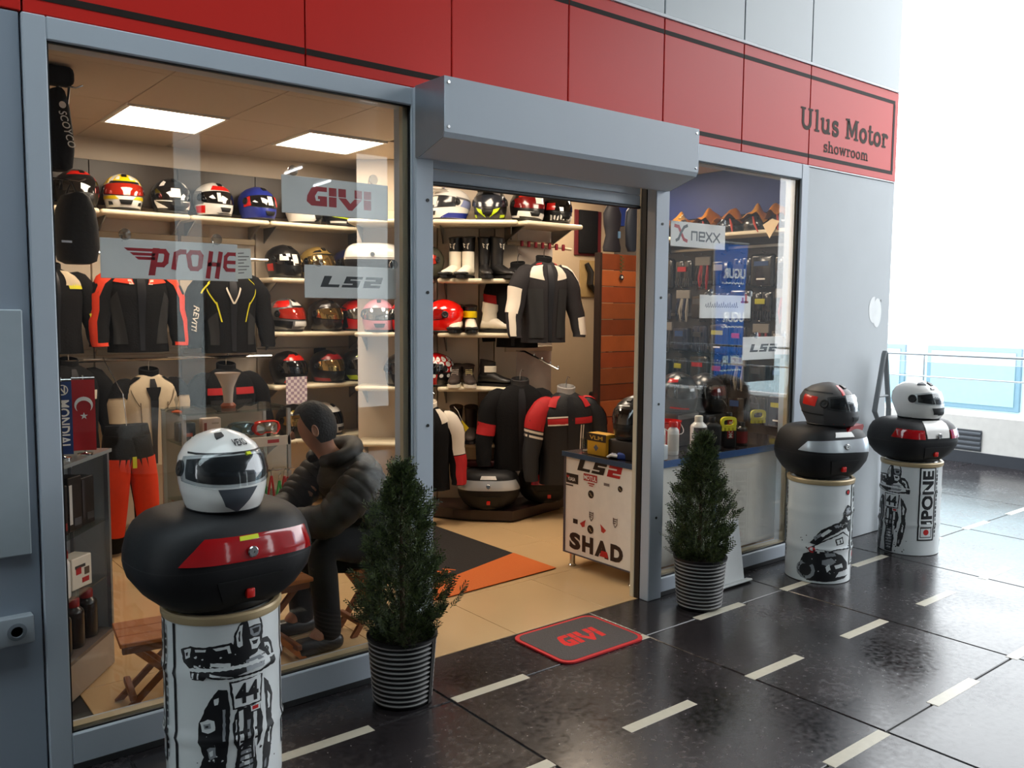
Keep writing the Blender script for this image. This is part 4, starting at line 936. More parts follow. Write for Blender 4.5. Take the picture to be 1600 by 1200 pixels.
helmet('bronze-patterned black helmet beside the one with paper labels', (3.055, y1, z2), R(10), HGOLD, VGOLD, [(HB, [(-60, .72), (60, .72), (40, .76), (-40, .76)]), W8(HB, (20, .8), (60, .78), (50, .84), (20, .88)), W8(HB, (90, .2), (150, .2), (150, .6), (95, .5))], GB)
helmet('dark blue-black helmet above the black-lettered plate', (3.33, y1, z2), R(10), M('#14183a', .3, coat=.4), VDARK, [(M('#35b9d8', .4), [(-12, .35), (-4, .35), (-8, .6), (-16, .6)], False, .007)], GB)
z3 = 1.377
helmet('white, red and grey helmet with red visor, first in the third row', (2.79, y1, z3), R(24), HG, VRED, [(HR, [(-100, .7), (-40, .74), (-30, .93), (-100, .9)]), (HW, [(-24, .74), (24, .74), (20, .94), (-20, .94)], False, .003), (HW, [(-30, .16), (30, .16), (26, .3), (-26, .3)], False, .006), W8(HB, (40, .08), (120, .2), (100, .34), (34, .3)), (HB, [(-50, .70), (50, .70), (40, .76), (-40, .76)], False, .005)], GB)
helmet('dark helmet with gold mirror visor, third row', (3.115, y1, z3), R(14), M('#2a2420', .25, coat=.6), VGOLD, [W8(HG, (20, .76), (70, .72), (60, .8), (18, .84))], GB)
helmet('bright red helmet with silver mirror visor, third row', (3.39, y1, z3), R(10), HR, VSILV, [(HB, [(-14, .73), (14, .73), (12, .95), (-12, .95)], False, .003), W8(HB, (80, .1), (160, .1), (160, .85), (84, .7)), (HB, [(-24, .1), (24, .1), (16, .3), (-16, .3)], False, .006)], GB)
z4 = .977
helmet('black helmet with red crown and chin, first in the fourth row', (2.80, y1, z4), R(22), HB, VDARK, [(HR, [(-70, .72), (70, .72), (40, .9), (-40, .9)]), (HR, [(-70, .06), (70, .06), (60, .2), (-60, .2)], False, .005)], GB, lo=.32)
helmet('black and dark red helmet with mirrored visor, fourth row', (3.125, y1, z4), R(14), HB, VGOLD, [(M('#8a1014', .3), [(-70, .72), (70, .72), (40, .88), (-40, .88)]), (M('#8a1014', .3), [(-100, .04), (-30, .04), (-40, .14), (-100, .16)])], GB)
helmet('grey helmet with lime crown and chin tips, fourth row', (3.40, y1, z4), R(8), M('#2c2f2e', .35, coat=.4), VDARK, [(HLIME, [(-50, .76), (50, .76), (30, .92), (-30, .92)]), (HLIME, [(-80, .04), (-40, .06), (-50, .2), (-90, .18)]), LBL(-10, .42, 5, .24), LBL(14, .42, 5, .24)], GB)
z5 = .567
helmet('black helmet with yellow brow and red tag, lowest back wall shelf', (2.84, y1, z5), R(10), HB, VGOLD, [(HY, [(-60, .74), (60, .74), (40, .84), (-40, .84)]), (HR, [(70, .2), (100, .2), (100, .65), (70, .65)])], GB)
helmet('white and black helmet behind the seated man', (3.10, y1, z5), R(30), HW, VDARK, [W8(HB, (60, .2), (150, .2), (150, .7), (70, .7))], GB)
GC = 'helmets on the corner shelves'
helmet('olive green open helmet with orange visor beside the white boots', UB(1.29, 4.12, 1.782), TH+R(-30), HOL, VRED, [], GC, vent=False)
helmet('pale pink helmet seen through the glare on the pane', UB(.93, 4.12, 1.38), TH+R(12), HPK, VSILV, [], GC)
helmet('red helmet with white marks just inside the door post', UB(1.14, 4.12, 1.38), TH+R(10), HR, VDARK, [(HW, [(-40, .3), (-20, .3), (-12, .6), (-34, .6)], False, .007)], GC)
helmet('glossy red helmet seen from its side next to short boots', UB(1.42, 4.10, 1.38), TH+R(-68), M('#e01208', .15, coat=.8, name='gloss_red'), M('#8a0a08', .1, coat=1), [], GC, W=.125, L=.155)
helmet('black helmet high behind the door post on the fourth corner shelf', UB(1.10, 4.12, .977), TH+R(15), HB, VDARK, [], GC)
helmet('red helmet with white polka dots on a black lower half', UB(1.36, 4.12, .977), TH+R(-40), M('#b80f12', .2, coat=.7), VDARK, [W8(HB, (-180, .02), (-60, .02), (-60, .42), (-180, .42))], GC, dots=HW)
z6 = 2.202
helmet('white and blue off-road helmet with a peak, over the doorway boots', UB(1.47, 4.10, z6), TH+R(-48), HW, M('#2a2c30', .2, coat=.5), [W8(HBL, (30, .06), (150, .08), (150, .24), (60, .2)), W8(M('#8d97c2', .3), (90, .4), (160, .3), (150, .55), (100, .6)), (HBL, [(-30, .82), (-8, .82), (-8, .97), (-30, .97)], False, .004), W8(HG, (80, .62), (150, .55), (150, .6), (80, .68)), (M('#d8cfbf', .5), [(-20, .42), (20, .42), (20, .66), (-20, .66)], False, .008)], GC, peak=HW, L=.165)
helmet('black and lime off-road helmet with a peak, centre of the corner', UB(1.77, 4.08, z6), TH+R(-6), HB, M('#20242c', .2, coat=.5), [W8(HLIME, (6, .06), (34, .22), (44, .34), (20, .28)), W8(HLIME, (50, .06), (80, .1), (80, .18), (50, .14)), W8(HG, (20, .74), (50, .7), (46, .84), (20, .88)), W8(HW, (60, .6), (90, .5), (90, .56), (60, .66))], GC, peak=M('#1c2418', .35), L=.165)
helmet('black, red and white off-road helmet with label, right of the lime one', (4.19, 1.95, z6), R(-16), HB, M('#6d0e10', .2, coat=.5), [(HR, [(-60, .7), (60, .7), (40, .9), (-40, .9)]), (HW, [(-70, .16), (50, .06), (60, .2), (-60, .3)], False, .003), LBL(20, .5, 34, .18), W8(HW, (60, .1), (110, .14), (110, .2), (60, .16))], GC, peak=M('#7b1013', .3), dots=None)
helmet('black helmet with white ornament on the chin, at the shelf end', (4.46, 1.95, z6), R(-4), HB, VDARK, [(HW, [(-60+12*k, .1+.04*(k % 2)), (-54+12*k, .1), (-52+12*k, .24), (-58+12*k, .26-.03*(k % 3))], False, .003) for k in range(9)]+[(HR, [(-70, .4), (-40, .4), (-36, .6), (-66, .6)], False, .007)], GC)

# ---------------------------------------------------------------- boots and shoes
def boot(label, loc, rz, h=.30, m=BLACK, m2=None, sole=BLACK, L=.28, group=None, toe=None, band=None, laces=None, mark=None, shin=None):
    t = thing('boot' if h > .16 else 'shoe', label, 'footwear', loc, rz, group); m2 = m2 or m
    b = B(); rs = []
    for y, w_, zt in ((.10, .022, .07), (.09, .034, .10), (.05, .039, .125), (.0, .041, .12), (-.05, .043, .095), (-.1, .045, .075), (-.15, .04, .062), (-.178, .024, .05), (-.185, .01, .04)):
        y *= L/.28; rs.append([(w_*math.cos(R(k*30)), y, .018+(zt-.018)*(.5+.5*math.sin(R(k*30))) if True else 0) for k in range(12)])
    b.loft(rs, m2); b.build('foot', t)
    b = B(); rs = []
    for k in range(9):
        q = k/8; z = .07+(h-.07)*q
        wx = .038+.012*q+(.004 if k == 8 else 0); wy = (.062-.012*q+(.012 if q > .6 else 0))*(1. if h > .16 else .9)
        rs.append([(wx*math.cos(R(a)), .038-.012*q+wy*math.sin(R(a)), z+(.012*math.sin(R(a)) if k == 8 else 0)) for a in range(0, 360, 24)])
    b.loft(rs, m); b.build('shaft', t)
    b = B(); so = [(w_*math.sin(R(0)), 0) for w_ in (0,)]
    pts = [(.026, .107), (.04, .06), (.036, 0), (.047, -.08), (.045, -.14), (.028, -.185), (0, -.196)]
    pl_ = [(x, y*L/.28) for x, y in pts]+[(-x, y*L/.28) for x, y in pts[::-1][1:]]
    b.prism(pl_, 0, .022, sole); b.build('sole', t, smooth=False)
    if toe:
        b = B(); b.rbox(-.05, .05, -.19, -.12, .02, .045, toe, .012, 2); b.build('toe_slider', t)
    if band:
        b = B(); b.loft([[(q_*(.048)*math.cos(R(a)), .03+q_*(.068)*math.sin(R(a)), z) for a in range(180, 361, 20)] for q_, z in ((1.0, h*.55), (1.08, h*.56), (1.08, h*.78), (1.0, h*.8))], band, cap=False, closed=False); b.build('band', t)
    if laces:
        b = B()
        for k in range(5): b.tube([(-.026, -.02+.01*k-.036, .085+.012*k), (.026, -.02+.01*k-.036, .088+.012*k)], .003, laces, n=5)
        b.build('laces', t)
    if shin:
        b = B(); b.loft([[(.047*math.cos(R(a)), .03+.068*math.sin(R(a))-.003, z) for a in range(185, 356, 17)] for z in (.05, .08, .084, .11, .114, .14, .144, .17, .2)], shin, cap=False, closed=False); b.build('shin_guard', t)
    if mark:
        b = B(); T = frame((-.022, -.034, h*.74), (1, 0, 0), (0, 0, 1))
        for pts in ([(0, .03), (.018, .016), (.045, .03)], [(0, .03), (.008, 0), (.022, .01), (.036, -.012), (.034, .012), (.045, .03)], [(.012, .02), (.03, .008)]): stroke(b, pts, .004, mark, T)
        b.build('emblem', t, smooth=False)
    return t
WL = M('#e6ddcb', .45, name='white_leather'); BL = M('#131214', .45, coat=.2, name='black_leather'); BRN = M('#2e211b', .7, name='dark_brown_suede')
GS = 'boots and shoes on the corner shelves'
boot('white tall riding boot with black cuff, nearer the door post', UB(1.50, 4.13, 1.781), TH+R(-22), .31, BL, WL, group=GS, mark=WL, toe=BLACK, shin=WL)
b_ = boot('white tall riding boot with black cuff, beside the black pair', UB(1.60, 4.11, 1.781), TH+R(-14), .31, BL, WL, group=GS, mark=WL, toe=BLACK, shin=WL)
boot('black tall riding boot with white emblem, left of its pair', UB(1.73, 4.12, 1.781), TH+R(10), .31, BL, group=GS, mark=WL)
boot('black tall riding boot with white emblem, right of its pair', UB(1.84, 4.10, 1.781), TH+R(38), .31, BL, group=GS, mark=WL)
boot('short white boot with yellow band, nearer the red helmet', UB(1.525, 4.12, 1.379), TH+R(-6), .20, BL, WL, group=GS, toe=BLACK, band=HY)
boot('short white boot with yellow band, beside the black post', UB(1.625, 4.12, 1.379), TH+R(6), .20, BL, WL, group=GS, toe=BLACK, band=HY)
boot('short white boot seen from its side with black toe', UB(1.80, 4.12, 1.379), TH+R(72), .22, WL, WL, group=GS, toe=BLACK)
boot('grey laced sneaker with white sole, left of its pair', UB(1.515, 4.10, .976), TH+R(-4), .155, BRN, BRN, WL, group=GS, laces=M('#b9aba0', .8))
boot('grey laced sneaker with white sole, right of its pair', UB(1.61, 4.10, .976), TH+R(10), .155, BRN, BRN, WL, group=GS, laces=M('#cfc08a', .8))
boot('black high shoe with white side flashes', UB(1.78, 4.11, .976), TH+R(66), .19, BL, BL, group=GS, band=WL)
boot('dark suede boot with the yellow tag in front', UB(1.52, 4.11, .556), TH+R(4), .26, BRN, group=GS)
boot('dark suede boot next to the black and red shoe', UB(1.63, 4.11, .556), TH+R(0), .26, BRN, group=GS)
boot('black high shoe with red cuff on the lowest corner shelf', UB(1.79, 4.08, .556), TH+R(62), .18, BL, BL, group=GS, band=HR)
# cases inside
CT2 = [(0, .8), (.2, .9), (.5, 1.), (.7, .95), (.86, .8), (1., .5)]
top_case('white and grey top case on the corner shelf behind the glare', UB(.90, 4.10, 1.795), TH+R(6), .44, .27, .24, HW, [[(-60, .55), (60, .55), (50, .8), (-50, .8)]], na=40, btn=False, lidm=HW)
top_case('black top case with silver lid panel and red back strip, on the platform', (3.86, 1.965, .099), TH, .47, .36, .27, SILV, [[(-70, .52), (70, .52), (55, .78), (-55, .78)]], na=44)
b_ = top_case('black top case with a red lens under the red and black jacket', (4.33, 1.87, .099), TH+R(12), .42, .28, .25, REDL, [[(-30, .55), (60, .55), (46, .85), (-26, .85)]], na=44)
t = thing('backrest_pad', 'dark red padded backrest lying on the silver-panelled top case', 'pad', UB(1.72, 4.02, .373), TH)
b = B(); b.rbox(-.13, .13, -.04, .04, 0, .05, M('#4a0c12', .6), .015, 3); b.build('pad', t)

# ---------------------------------------------------------------- garments
TW = [(0, .95), (.25, .90), (.5, .95), (.72, 1.02), (.83, .98), (.9, .80), (.96, .52), (1., .30)]
TD = [(0, .095), (.4, .10), (.7, .11), (.85, .095), (.95, .07), (1., .05)]
def garment_surf(W, H):
    def P0(a, s):
        sa, ca = math.sin(a), math.cos(a); q = 2/2.5
        return (W*interp(TW, s)*math.copysign(abs(sa)**q, sa), -interp(TD, s)*math.copysign(abs(ca)**q, ca)+.006*math.sin(9*a+6*s)*(1-s), H*s)
    return with_normal(P0)
def sleeve_surf(W, H, sd, spread=.22, drop=.04):
    pts = [Vector((W*.50, 0, H*.90)), Vector((W*(.98+spread*.2), -.01, H*.77)), Vector((W*(1.06+spread*.7), -.02, H*.48)), Vector((W*(1.1+spread), -.045, H*.23)), Vector((W*(1.08+spread), -.07, drop))]
    rad = [.04, .082, .07, .06, .05]
    def P0(a, s):
        x = s*4; i = min(3, int(x)); f = x-i; p0, p1, p2, p3 = pts[max(0, i-1)], pts[i], pts[i+1], pts[min(4, i+2)]
        p = .5*(2*p1+(p2-p0)*f+(2*p0-5*p1+4*p2-p3)*f*f+(3*p1-p0-3*p2+p3)*f**3); r = rad[i]+(rad[i+1]-rad[i])*(f*f*(3-2*f) if i else 1-(1-f)**2)
        tg = (pts[min(4, i+1)]-pts[max(0, i)]).normalized()
        ax = tg.cross(Vector((0, 1, 0))).normalized(); v = p+ax*(math.sin(a)*r)+Vector((0, -1, 0))*(math.cos(a)*r*.8)
        v += ax*.004*math.sin(22*s)
        return (v.x*sd, v.y, v.z)
    return P0
def jacket(label, loc, rz, W=.235, H=.62, m=CLOTH, sl=None, collar=None, panels=(), stripes=(), spread=.22, hook=True, word=None, group='hung jackets', lining=True, name='jacket', zipm=None, dropz=.04):
    t = thing(name, label, 'jacket', loc, rz, group)
    P = garment_surf(W, H)
    body(P, m, 32, [0, .06, .15, .25, .35, .45, .55, .65, .73, .8, .86, .9, .93, .96, .98, 1.], True).build('torso', t)
    sl = sl or m
    for sd in (-1, 1):
        S0 = sleeve_surf(W, H, sd, spread, dropz)
        b = B(); b.loft([[tuple(S0(2*math.pi*i/14, k/12)) for i in range(14)] for k in range(13)], sl if not isinstance(sl, tuple) else sl[0 if sd < 0 else 1]); o = b.build('sleeve', t)
        sp = [x for x in stripes if x[2] in (0, sd)]
        if sp:
            b = B()
            S = with_normal(lambda a, s: S0(a, s))
            for mm, q, _ in sp:
                sgn = sd
                def Q(a, s, off=0., S0=S0): 
                    v = Vector(S0(a, s)); c = (Vector(S0(0, s))+Vector(S0(math.pi, s)))/2
                    return v+(v-c).normalized()*abs(off)
                patch(b, Q, mm, q, .004, 6, 8, False)
            b.build('sleeve_panel', o)
    if word:
        S0 = sleeve_surf(W, H, word[1], spread, dropz); vs, fs = text_geo(word[0], .05, .012, .2, 'LEFT')
        def sf(x, y, o): 
            sv = .42+x/.5; v = Vector(S0(-.25*word[1]+(y-.012)/.07*word[1], sv)); c = (Vector(S0(0, sv))+Vector(S0(math.pi, sv)))/2
            return tuple(v+(v-c).normalized()*.004)
        w2 = wrap_polys([((vs, fs), WTX)], sf, .02, .02, 0); b = B(); b.add(w2.v, w2.f, WTX); b.build('lettering', t)
    cm = collar or m
    b = B(); rs = []
    for z, kx, ky in ((H*.965, .36, .9), (H*1.0, .33, .85), (H*1.055, .33, .9), (H*1.065, .30, .8), (H*1.02, .26, .65)):
        rs.append([(W*kx*math.sin(R(a)), -.07*ky*math.cos(R(a)), z-.012*math.cos(R(a))) for a in range(0, 360, 20)])
    b.loft(rs, cm, cap=False); b.build('collar', t)
    if panels:
        b = B()
        for p in panels: patch(b, P, p[0], p[1], p[3] if len(p) > 3 else .0045, 10, 6, False, mirror=(len(p) > 2 and p[2]))
        b.build('panel', t)
    b = B(); patch(b, P, zipm or M('#2a2a2e', .4, .5), [(-2.5, .02), (2.5, .02), (5, .95), (-5, .95)], .006, 2, 14, False); b.build('zip', t)
    if hook:
        b = B(); b.tube([(0, 0, H*.98), (0, 0, H*1.12), (.012, 0, H*1.17), (.028, 0, H*1.15)], .003, CHROME, n=6); b.build('hanger_hook', t)
    return t
ORA = M('#e23a12', .7, var=.1, scale=40, name='orange_textile'); YEL = M('#d8d020', .6, name='neon_yellow'); LTX = M('#c9b79b', .75, bump=.1, scale=50, name='beige_leather'); WTX = M('#ddd2c2', .7, name='off_white_textile')
RTX = M('#b3141a', .7, var=.1, scale=40, name='red_textile'); GTX = M('#232426', .8, name='charcoal_textile')
GJ = 'jackets hung along the back wall'
jacket('black jacket with orange sleeves and shoulders, behind the red wordmark plate', (1.69, 3.02, 1.25), R(0), .205, .56, CLOTH, None, ORA, [W8(ORA, (8, .80), (52, .83), (50, .95), (20, .98)), W8(WTX, (9, .80), (16, .8), (26, .93), (21, .94)), W8(GTX, (22, .1), (60, .1), (66, .6), (40, .72))], [(ORA, [(12, .0), (150, .0), (150, .98), (24, .98)], 0), (ORA, [(-50, .9), (30, .9), (30, .98), (-50, .98)], 0)], group=GJ, spread=.14)
jacket('black jacket with thin yellow piping beside the display cabinet top', (2.31, 3.02, 1.23), R(0), .205, .58, CLOTH, None, None, [W8(YEL, (20, .38), (23, .38), (34, .62), (30, .62)), W8(YEL, (30, .6), (34, .6), (60, .80), (56, .80)), W8(YEL, (56, .8), (60, .8), (48, .93), (44, .93)), W8(GTX, (26, .1), (52, .1), (60, .4), (30, .5)), (WTX, [(-1, .6), (1, .6), (11, .78), (9, .80)], False, .008), (WTX, [(1, .6), (-1, .6), (-11, .78), (-9, .80)], False, .008)], [(YEL, [(-6, .08), (2, .08), (2, .3), (-6, .3)], -1)], group=GJ, spread=.2, word=('REVIT!', -1))
jacket('black jacket with beige and yellow shoulders behind the hanging bag', (1.17, 3.02, 1.25), R(6), .19, .54, CLOTH, None, None, [W8(LTX, (14, .8), (70, .8), (60, .96), (20, .97)), W8(YEL, (20, .76), (80, .76), (74, .82), (18, .82))], [(YEL, [(-20, .5), (6, .5), (6, .9), (-20, .9)], 1)], group=GJ)
jacket('beige leather jacket with black shoulder inserts and dark emblem', (1.74, 2.98, .49), R(0), .195, .61, LTX, LTX, CLOTH, [W8(CLOTH, (60, .84), (84, .84), (84, .97), (40, .97)), (CLOTH, [(-3, .72), (3, .72), (11, .86), (-11, .86)], False, .008), W8(M('#5a4c3c', .7), (20, .32), (22, .32), (22, .7), (20, .7)), W8(M('#5a4c3c', .7), (22, .66), (24, .66), (44, .84), (42, .84))], [(CLOTH, [(-50, .1), (120, .1), (120, .3), (-50, .24)], 0), (CLOTH, [(-60, .5), (120, .5), (120, .62), (-60, .58)], 0), (CLOTH, [(-90, .0), (150, .0), (150, .2), (-90, .16)], 0)], group=GJ, spread=.04)
jacket('black jacket with a dark red chest stripe behind the glass trophy', (2.27, 2.98, .52), R(0), .21, .60, CLOTH, None, None, [(RTX, [(-46, .70), (46, .70), (46, .78), (-46, .78)]), (GTX, [(-40, .55), (40, .55), (40, .64), (-40, .64)])], [], group=GJ)
jacket('black jacket with white buckle hung low beside the small flags', (1.25, 2.98, .60), R(10), .18, .58, CLOTH, None, None, [(WTX, [(28, .62), (40, .62), (40, .72), (28, .72)], False, .008)], [], group=GJ)
# orange and black trousers below
t = thing('riding_trousers', 'black trousers with orange thighs hung beside the corner cabinet', 'trousers', (1.49, 2.60, .006), R(5))
for s in (-1, 1):
    b = B(); b.tube([(s*.05, 0, .74), (s*.085, -.01, .5), (s*.10, -.02, .3), (s*.11, -.0, .02)], [(.10, .09), (.095, .085), (.075, .075), (.06, .07)], CLOTH, n=14); o = b.build('leg', t)
    b = B(); b.tube([(s*.075, -.012, .60), (s*.09, -.022, .45), (s*.098, -.03, .3), (s*.105, -.02, .12)], [(.094, .084), (.09, .082), (.076, .074), (.062, .062)], ORA, n=14); b.build('thigh_panel', o)
b = B(); b.loft([[(w_*math.cos(R(a)), d_*math.sin(R(a)), z) for a in range(0, 360, 18)] for z, w_, d_ in ((.62, .15, .09), (.72, .145, .085), (.79, .135, .06), (.81, .13, .05), (.80, .115, .035))], CLOTH); b.build('waist', t)
b = B(); b.tube([(0, 0, .79), (0, .05, 1.0), (0, .36, 1.19), (0, .385, 1.213), (0, .40, 1.205)], .003, CHROME, n=6); b.build('hanger_hook', t)
b = B(); b.box(-.012, .012, -.12, -.112, .55, .62, M('#d8e020', .5)); b.build('price_tag', t, smooth=False)
# corner jackets
GK = 'jackets hung by the corner shelves'
jacket('black and white touring jacket with grey chest, hung high by the corner', (4.235, 1.80, 1.31), R(-10), .185, .60, M('#1d1a1e', .85, bump=.2, scale=80), None, CLOTH, [W8(WTX, (12, .76), (58, .80), (62, .93), (22, .95)), W8(RTX, (30, .955), (60, .945), (56, .965), (30, .975)), W8(GTX, (14, .06), (60, .06), (64, .66), (16, .66))], [(WTX, [(0, .36), (130, .36), (130, .62), (0, .62)], -1), (WTX, [(40, .05), (130, .05), (130, .7), (60, .7)], 1), (WTX, [(-20, .66), (130, .66), (130, .93), (-20, .93)], 1), (WTX, [(10, .62), (60, .62), (60, .95), (10, .95)], -1)], group=GK, spread=.4)
jacket('black jacket with red arm bands half behind the black and white one', (4.13, 1.98, 1.27), R(-58), .17, .60, CLOTH, None, None, [], [(RTX, [(-90, .36), (120, .36), (120, .44), (-90, .44)], 0)], group=GK, spread=.1)
jacket('black and red racing-style jacket with white double stripes', (4.31, 1.62, .27), R(-20), .21, .68, M('#121318', .6, bump=.1, scale=60), None, M('#9b9896', .6), [W8(RTX, (30, .84), (75, .86), (70, .95), (34, .96)), (RTX, [(-50, .66), (52, .67), (52, .74), (-50, .72)]), (WTX, [(-50, .725), (0, .735), (0, .75), (-50, .74)]), (WTX, [(-50, .645), (0, .655), (0, .67), (-50, .66)]), (WTX, [(16, .0), (18.5, .0), (18.5, .655), (16, .655)]), (WTX, [(22, .0), (24.5, .0), (24.5, .655), (22, .655)])], [(RTX, [(-80, .0), (150, .0), (150, .40), (-80, .40)], -1), (WTX, [(-80, .41), (150, .41), (150, .43), (-80, .43)], -1), (WTX, [(-80, .45), (150, .45), (150, .47), (-80, .47)], -1), (RTX, [(50, .0), (150, .0), (150, .4), (80, .4)], 1)], group=GK, spread=.3)
jacket('plain black jacket hung behind the red and black one', (4.08, 1.88, .36), R(-30), .21, .64, CLOTH, None, M('#2a2a2c', .6), [], [(RTX, [(-90, .44), (120, .44), (120, .56), (-90, .56)], -1)], group=GK)
jacket('black jacket with white and red sleeve, just inside the door post', (3.40, 2.06, .26), R(-28), .15, .60, CLOTH, None, WTX, [(WTX, [(24, .80), (60, .84), (56, .97), (20, .97)])], [(WTX, [(-20, .0), (60, .0), (60, .55), (-20, .55)], 1), (RTX, [(-20, .56), (70, .56), (70, .98), (-20, .98)], 1), (RTX, [(-10, .6), (60, .6), (60, .98), (-10, .98)], -1)], group=GK)
t = thing('hang_tag', 'square yellow cardboard tag on the white-sleeved jacket', 'tag', (3.60, 1.95, .70), R(-38))
b = B(); b.add([(0, -.002, -.055), (.05, -.002, 0), (0, -.002, .055), (-.05, -.002, 0), (0, .002, -.055), (.05, .002, 0), (0, .002, .055), (-.05, .002, 0)], [(0, 1, 2, 3), (7, 6, 5, 4), (0, 4, 5, 1), (1, 5, 6, 2), (2, 6, 7, 3), (3, 7, 4, 0)], M('#e0c420', .5)); b.build('card', t, smooth=False)
b = B(); b.tube([(0, 0, .05), (-.03, .01, .12), (-.06, .04, .15)], .0015, WTX, n=5); b.build('string', t)
# waterfall rails of the garment rack
t = thing('garment_rail', 'chrome waterfall rail with hook stops below the hung jackets', 'rail', (4.20, 2.07, 1.235))
b = B(); b.tube([(0, 0, .0), (0, -.1, .0), (.06, -.42, -.12)], .008, CHROME, n=8); b.build('arm', t)
for k in range(4):
    b = B(); b.lathe([(.006, 0), (.008, .012), (.004, .02)], CHROME, (.018+.014*k, -.19-.075*k, -.03-.028*k), n=8); b.build('stop', t)
t = thing('garment_rail', 'slanted rail with red clips above the black and white jacket', 'rail', (4.10, 2.07, 2.06))
b = B(); b.tube([(0, 0, 0), (.22, -.12, -.01), (.42, -.26, -.05)], .010, M('#b9a68a', .4, .4), n=8); b.build('arm', t)
for k in range(7):
    b = B(); b.rbox(.08+.045*k, .10+.045*k, -.075-.028*k, -.055-.028*k, -.03-.005*k, .012-.004*k, M('#8a2030', .4), .003, 1); b.build('clip', t)
t = thing('garment_rail', 'horizontal rail carrying the upper row of jackets', 'rail', (1.75, 3.02, 1.90))
b = B(); b.tube([(-.9, 0, 0), (.86, 0, 0)], .011, CHROME, n=8); b.build('bar', t)
for x in (-.6, .28, .8):
    b = B(); b.tube([(x, 0, 0), (x, .24, 0)], .009, CHROME, n=8); b.build('bracket', t)
t = thing('garment_rail', 'horizontal rail carrying the lower row of jackets', 'rail', (1.75, 2.98, 1.20))
b = B(); b.tube([(-.7, 0, 0), (.86, 0, 0)], .011, CHROME, n=8); b.build('bar', t)
for x in (-.6, .28, .8):
    b = B(); b.tube([(x, 0, 0), (x, .26, 0)], .009, CHROME, n=8); b.build('bracket', t)

# bags hung by the left wall
t = thing('back_protector_bag', 'slim black bag with white lettering hung high by the window frame', 'bag', (.935, 1.5, 2.19), R(10))
b = B(); b.loft([[(w_*math.cos(R(a)), .045*math.sin(R(a)), z) for a in range(0, 360, 20)] for z, w_ in ((0, .03), (.02, .06), (.1, .072), (.2, .066), (.3, .055), (.37, .035), (.38, .02))], CLOTH); b.build('body', t)
b = B(); T = frame((-.012, -.047, .27), (.25, 0, -1), (1, 0, .25)); put_text(b, 'SCOYCO', .05, M('#e8e8e8', .5), T, .01, .2, fit=.17)
b.lathe([(.016, 0), (.016, .001)], M('#e8e8e8', .5), n=12, tr=frame((.005, -.052, .30), (1, 0, 0), (0, 0, 1))); b.build('lettering', t, smooth=False)
b = B(); b.tube([(0, 0, .37), (.02, 0, .42), (0, 0, .46), (-.01, 0, .42)], .008, BLACK); b.build('strap', t)
t = thing('backpack', 'black backpack hanging in the window corner before the top shelf', 'bag', (1.0, 1.5, 1.755), R(6))
b = B(); b.loft([[(w_*math.copysign(abs(math.cos(R(a)))**.8, math.cos(R(a))), .07*math.copysign(abs(math.sin(R(a)))**.8, math.sin(R(a))), z) for a in range(0, 360, 15)] for z, w_ in ((0, .05), (.015, .085), (.08, .10), (.18, .098), (.26, .085), (.32, .06), (.335, .03))], M('#15161a', .7, bump=.2, scale=70)); b.build('body', t)
b = B(); b.box(-.09, -.045, -.075, -.07, .095, .105, M('#cfe4ff', .2)); b.build('painted_glint', t, smooth=False)  # pale blue strip: a tube lamp's reflection put in as colour
b = B(); b.tube([(-.03, .04, .32), (0, .05, .40), (.03, .04, .32)], .007, BLACK); b.build('grab_loop', t)
t = thing('bag', 'small black pouch at the top of the window corner', 'bag', (.94, 1.5, 2.555), R(0))
b = B(); b.rbox(-.06, .07, -.05, .05, .03, .12, CLOTH, .03, 3); b.build('pouch', t); b = B(); b.tube([(0, 0, .04), (.01, 0, -.02), (.04, 0, -.06), (.05, 0, .03)], .006, BLACK); b.build('strap', t)
t = thing('wall_hook', 'long chrome wall hook between the two black bags', 'hook', (.5, 1.5, 2.60))
b = B(); b.tube([(0, 0, .02), (.3, 0, 0), (.52, 0, -.012), (.55, 0, .004)], .004, CHROME, n=6); b.build('rod', t)
t = thing('wall_hook', 'long chrome wall hook carrying the backpack', 'hook', (.5, 1.5, 2.16))
b = B(); b.tube([(0, 0, .02), (.3, 0, 0), (.52, 0, -.012), (.55, 0, .004)], .004, CHROME, n=6); b.build('rod', t)

# ---------------------------------------------------------------- the seated man
def skinmesh(name, pts, edges, rad, root, mat_, parent, sub=2):
    me = bpy.data.meshes.new(name); me.from_pydata(pts, edges, []); o = bpy.data.objects.new(name, me); col.objects.link(o)
    md = o.modifiers.new('skin', 'SKIN'); md.use_smooth_shade = True
    sv = me.skin_vertices[0].data
    for i, r in enumerate(rad): sv[i].radius = r if isinstance(r, tuple) else (r, r); sv[i].use_root = (i == root)
    s = o.modifiers.new('sub', 'SUBSURF'); s.levels = s.render_levels = sub
    dg = bpy.context.evaluated_depsgraph_get(); me2 = bpy.data.meshes.new_from_object(o.evaluated_get(dg)); o.modifiers.clear(); o.data = me2
    me2.materials.clear(); me2.materials.append(mat_); me2.polygons.foreach_set('use_smooth', [True]*len(me2.polygons))
    o.parent = parent; return o
SKIN = M('#a8765c', .55, name='skin'); HAIR = M('#171312', .7, bump=.5, scale=90, name='dark_hair'); PUFF = M('#1f1c19', .6, var=.2, scale=30, bump=.15, name='dark_olive_quilted_nylon'); TROU = M('#0f0f13', .9, name='black_trousers')
mx0, my0 = 1.93, .52
per = thing('person', 'man in dark quilted jacket sitting bent forward with his back to the window', 'person', (mx0, my0, 0.0))
pts = []; ed = []; rad = []
def jn(p, r, link=None):
    pts.append(p); rad.append(r); i = len(pts)-1
    if link is not None: ed.append((link, i))
    return i
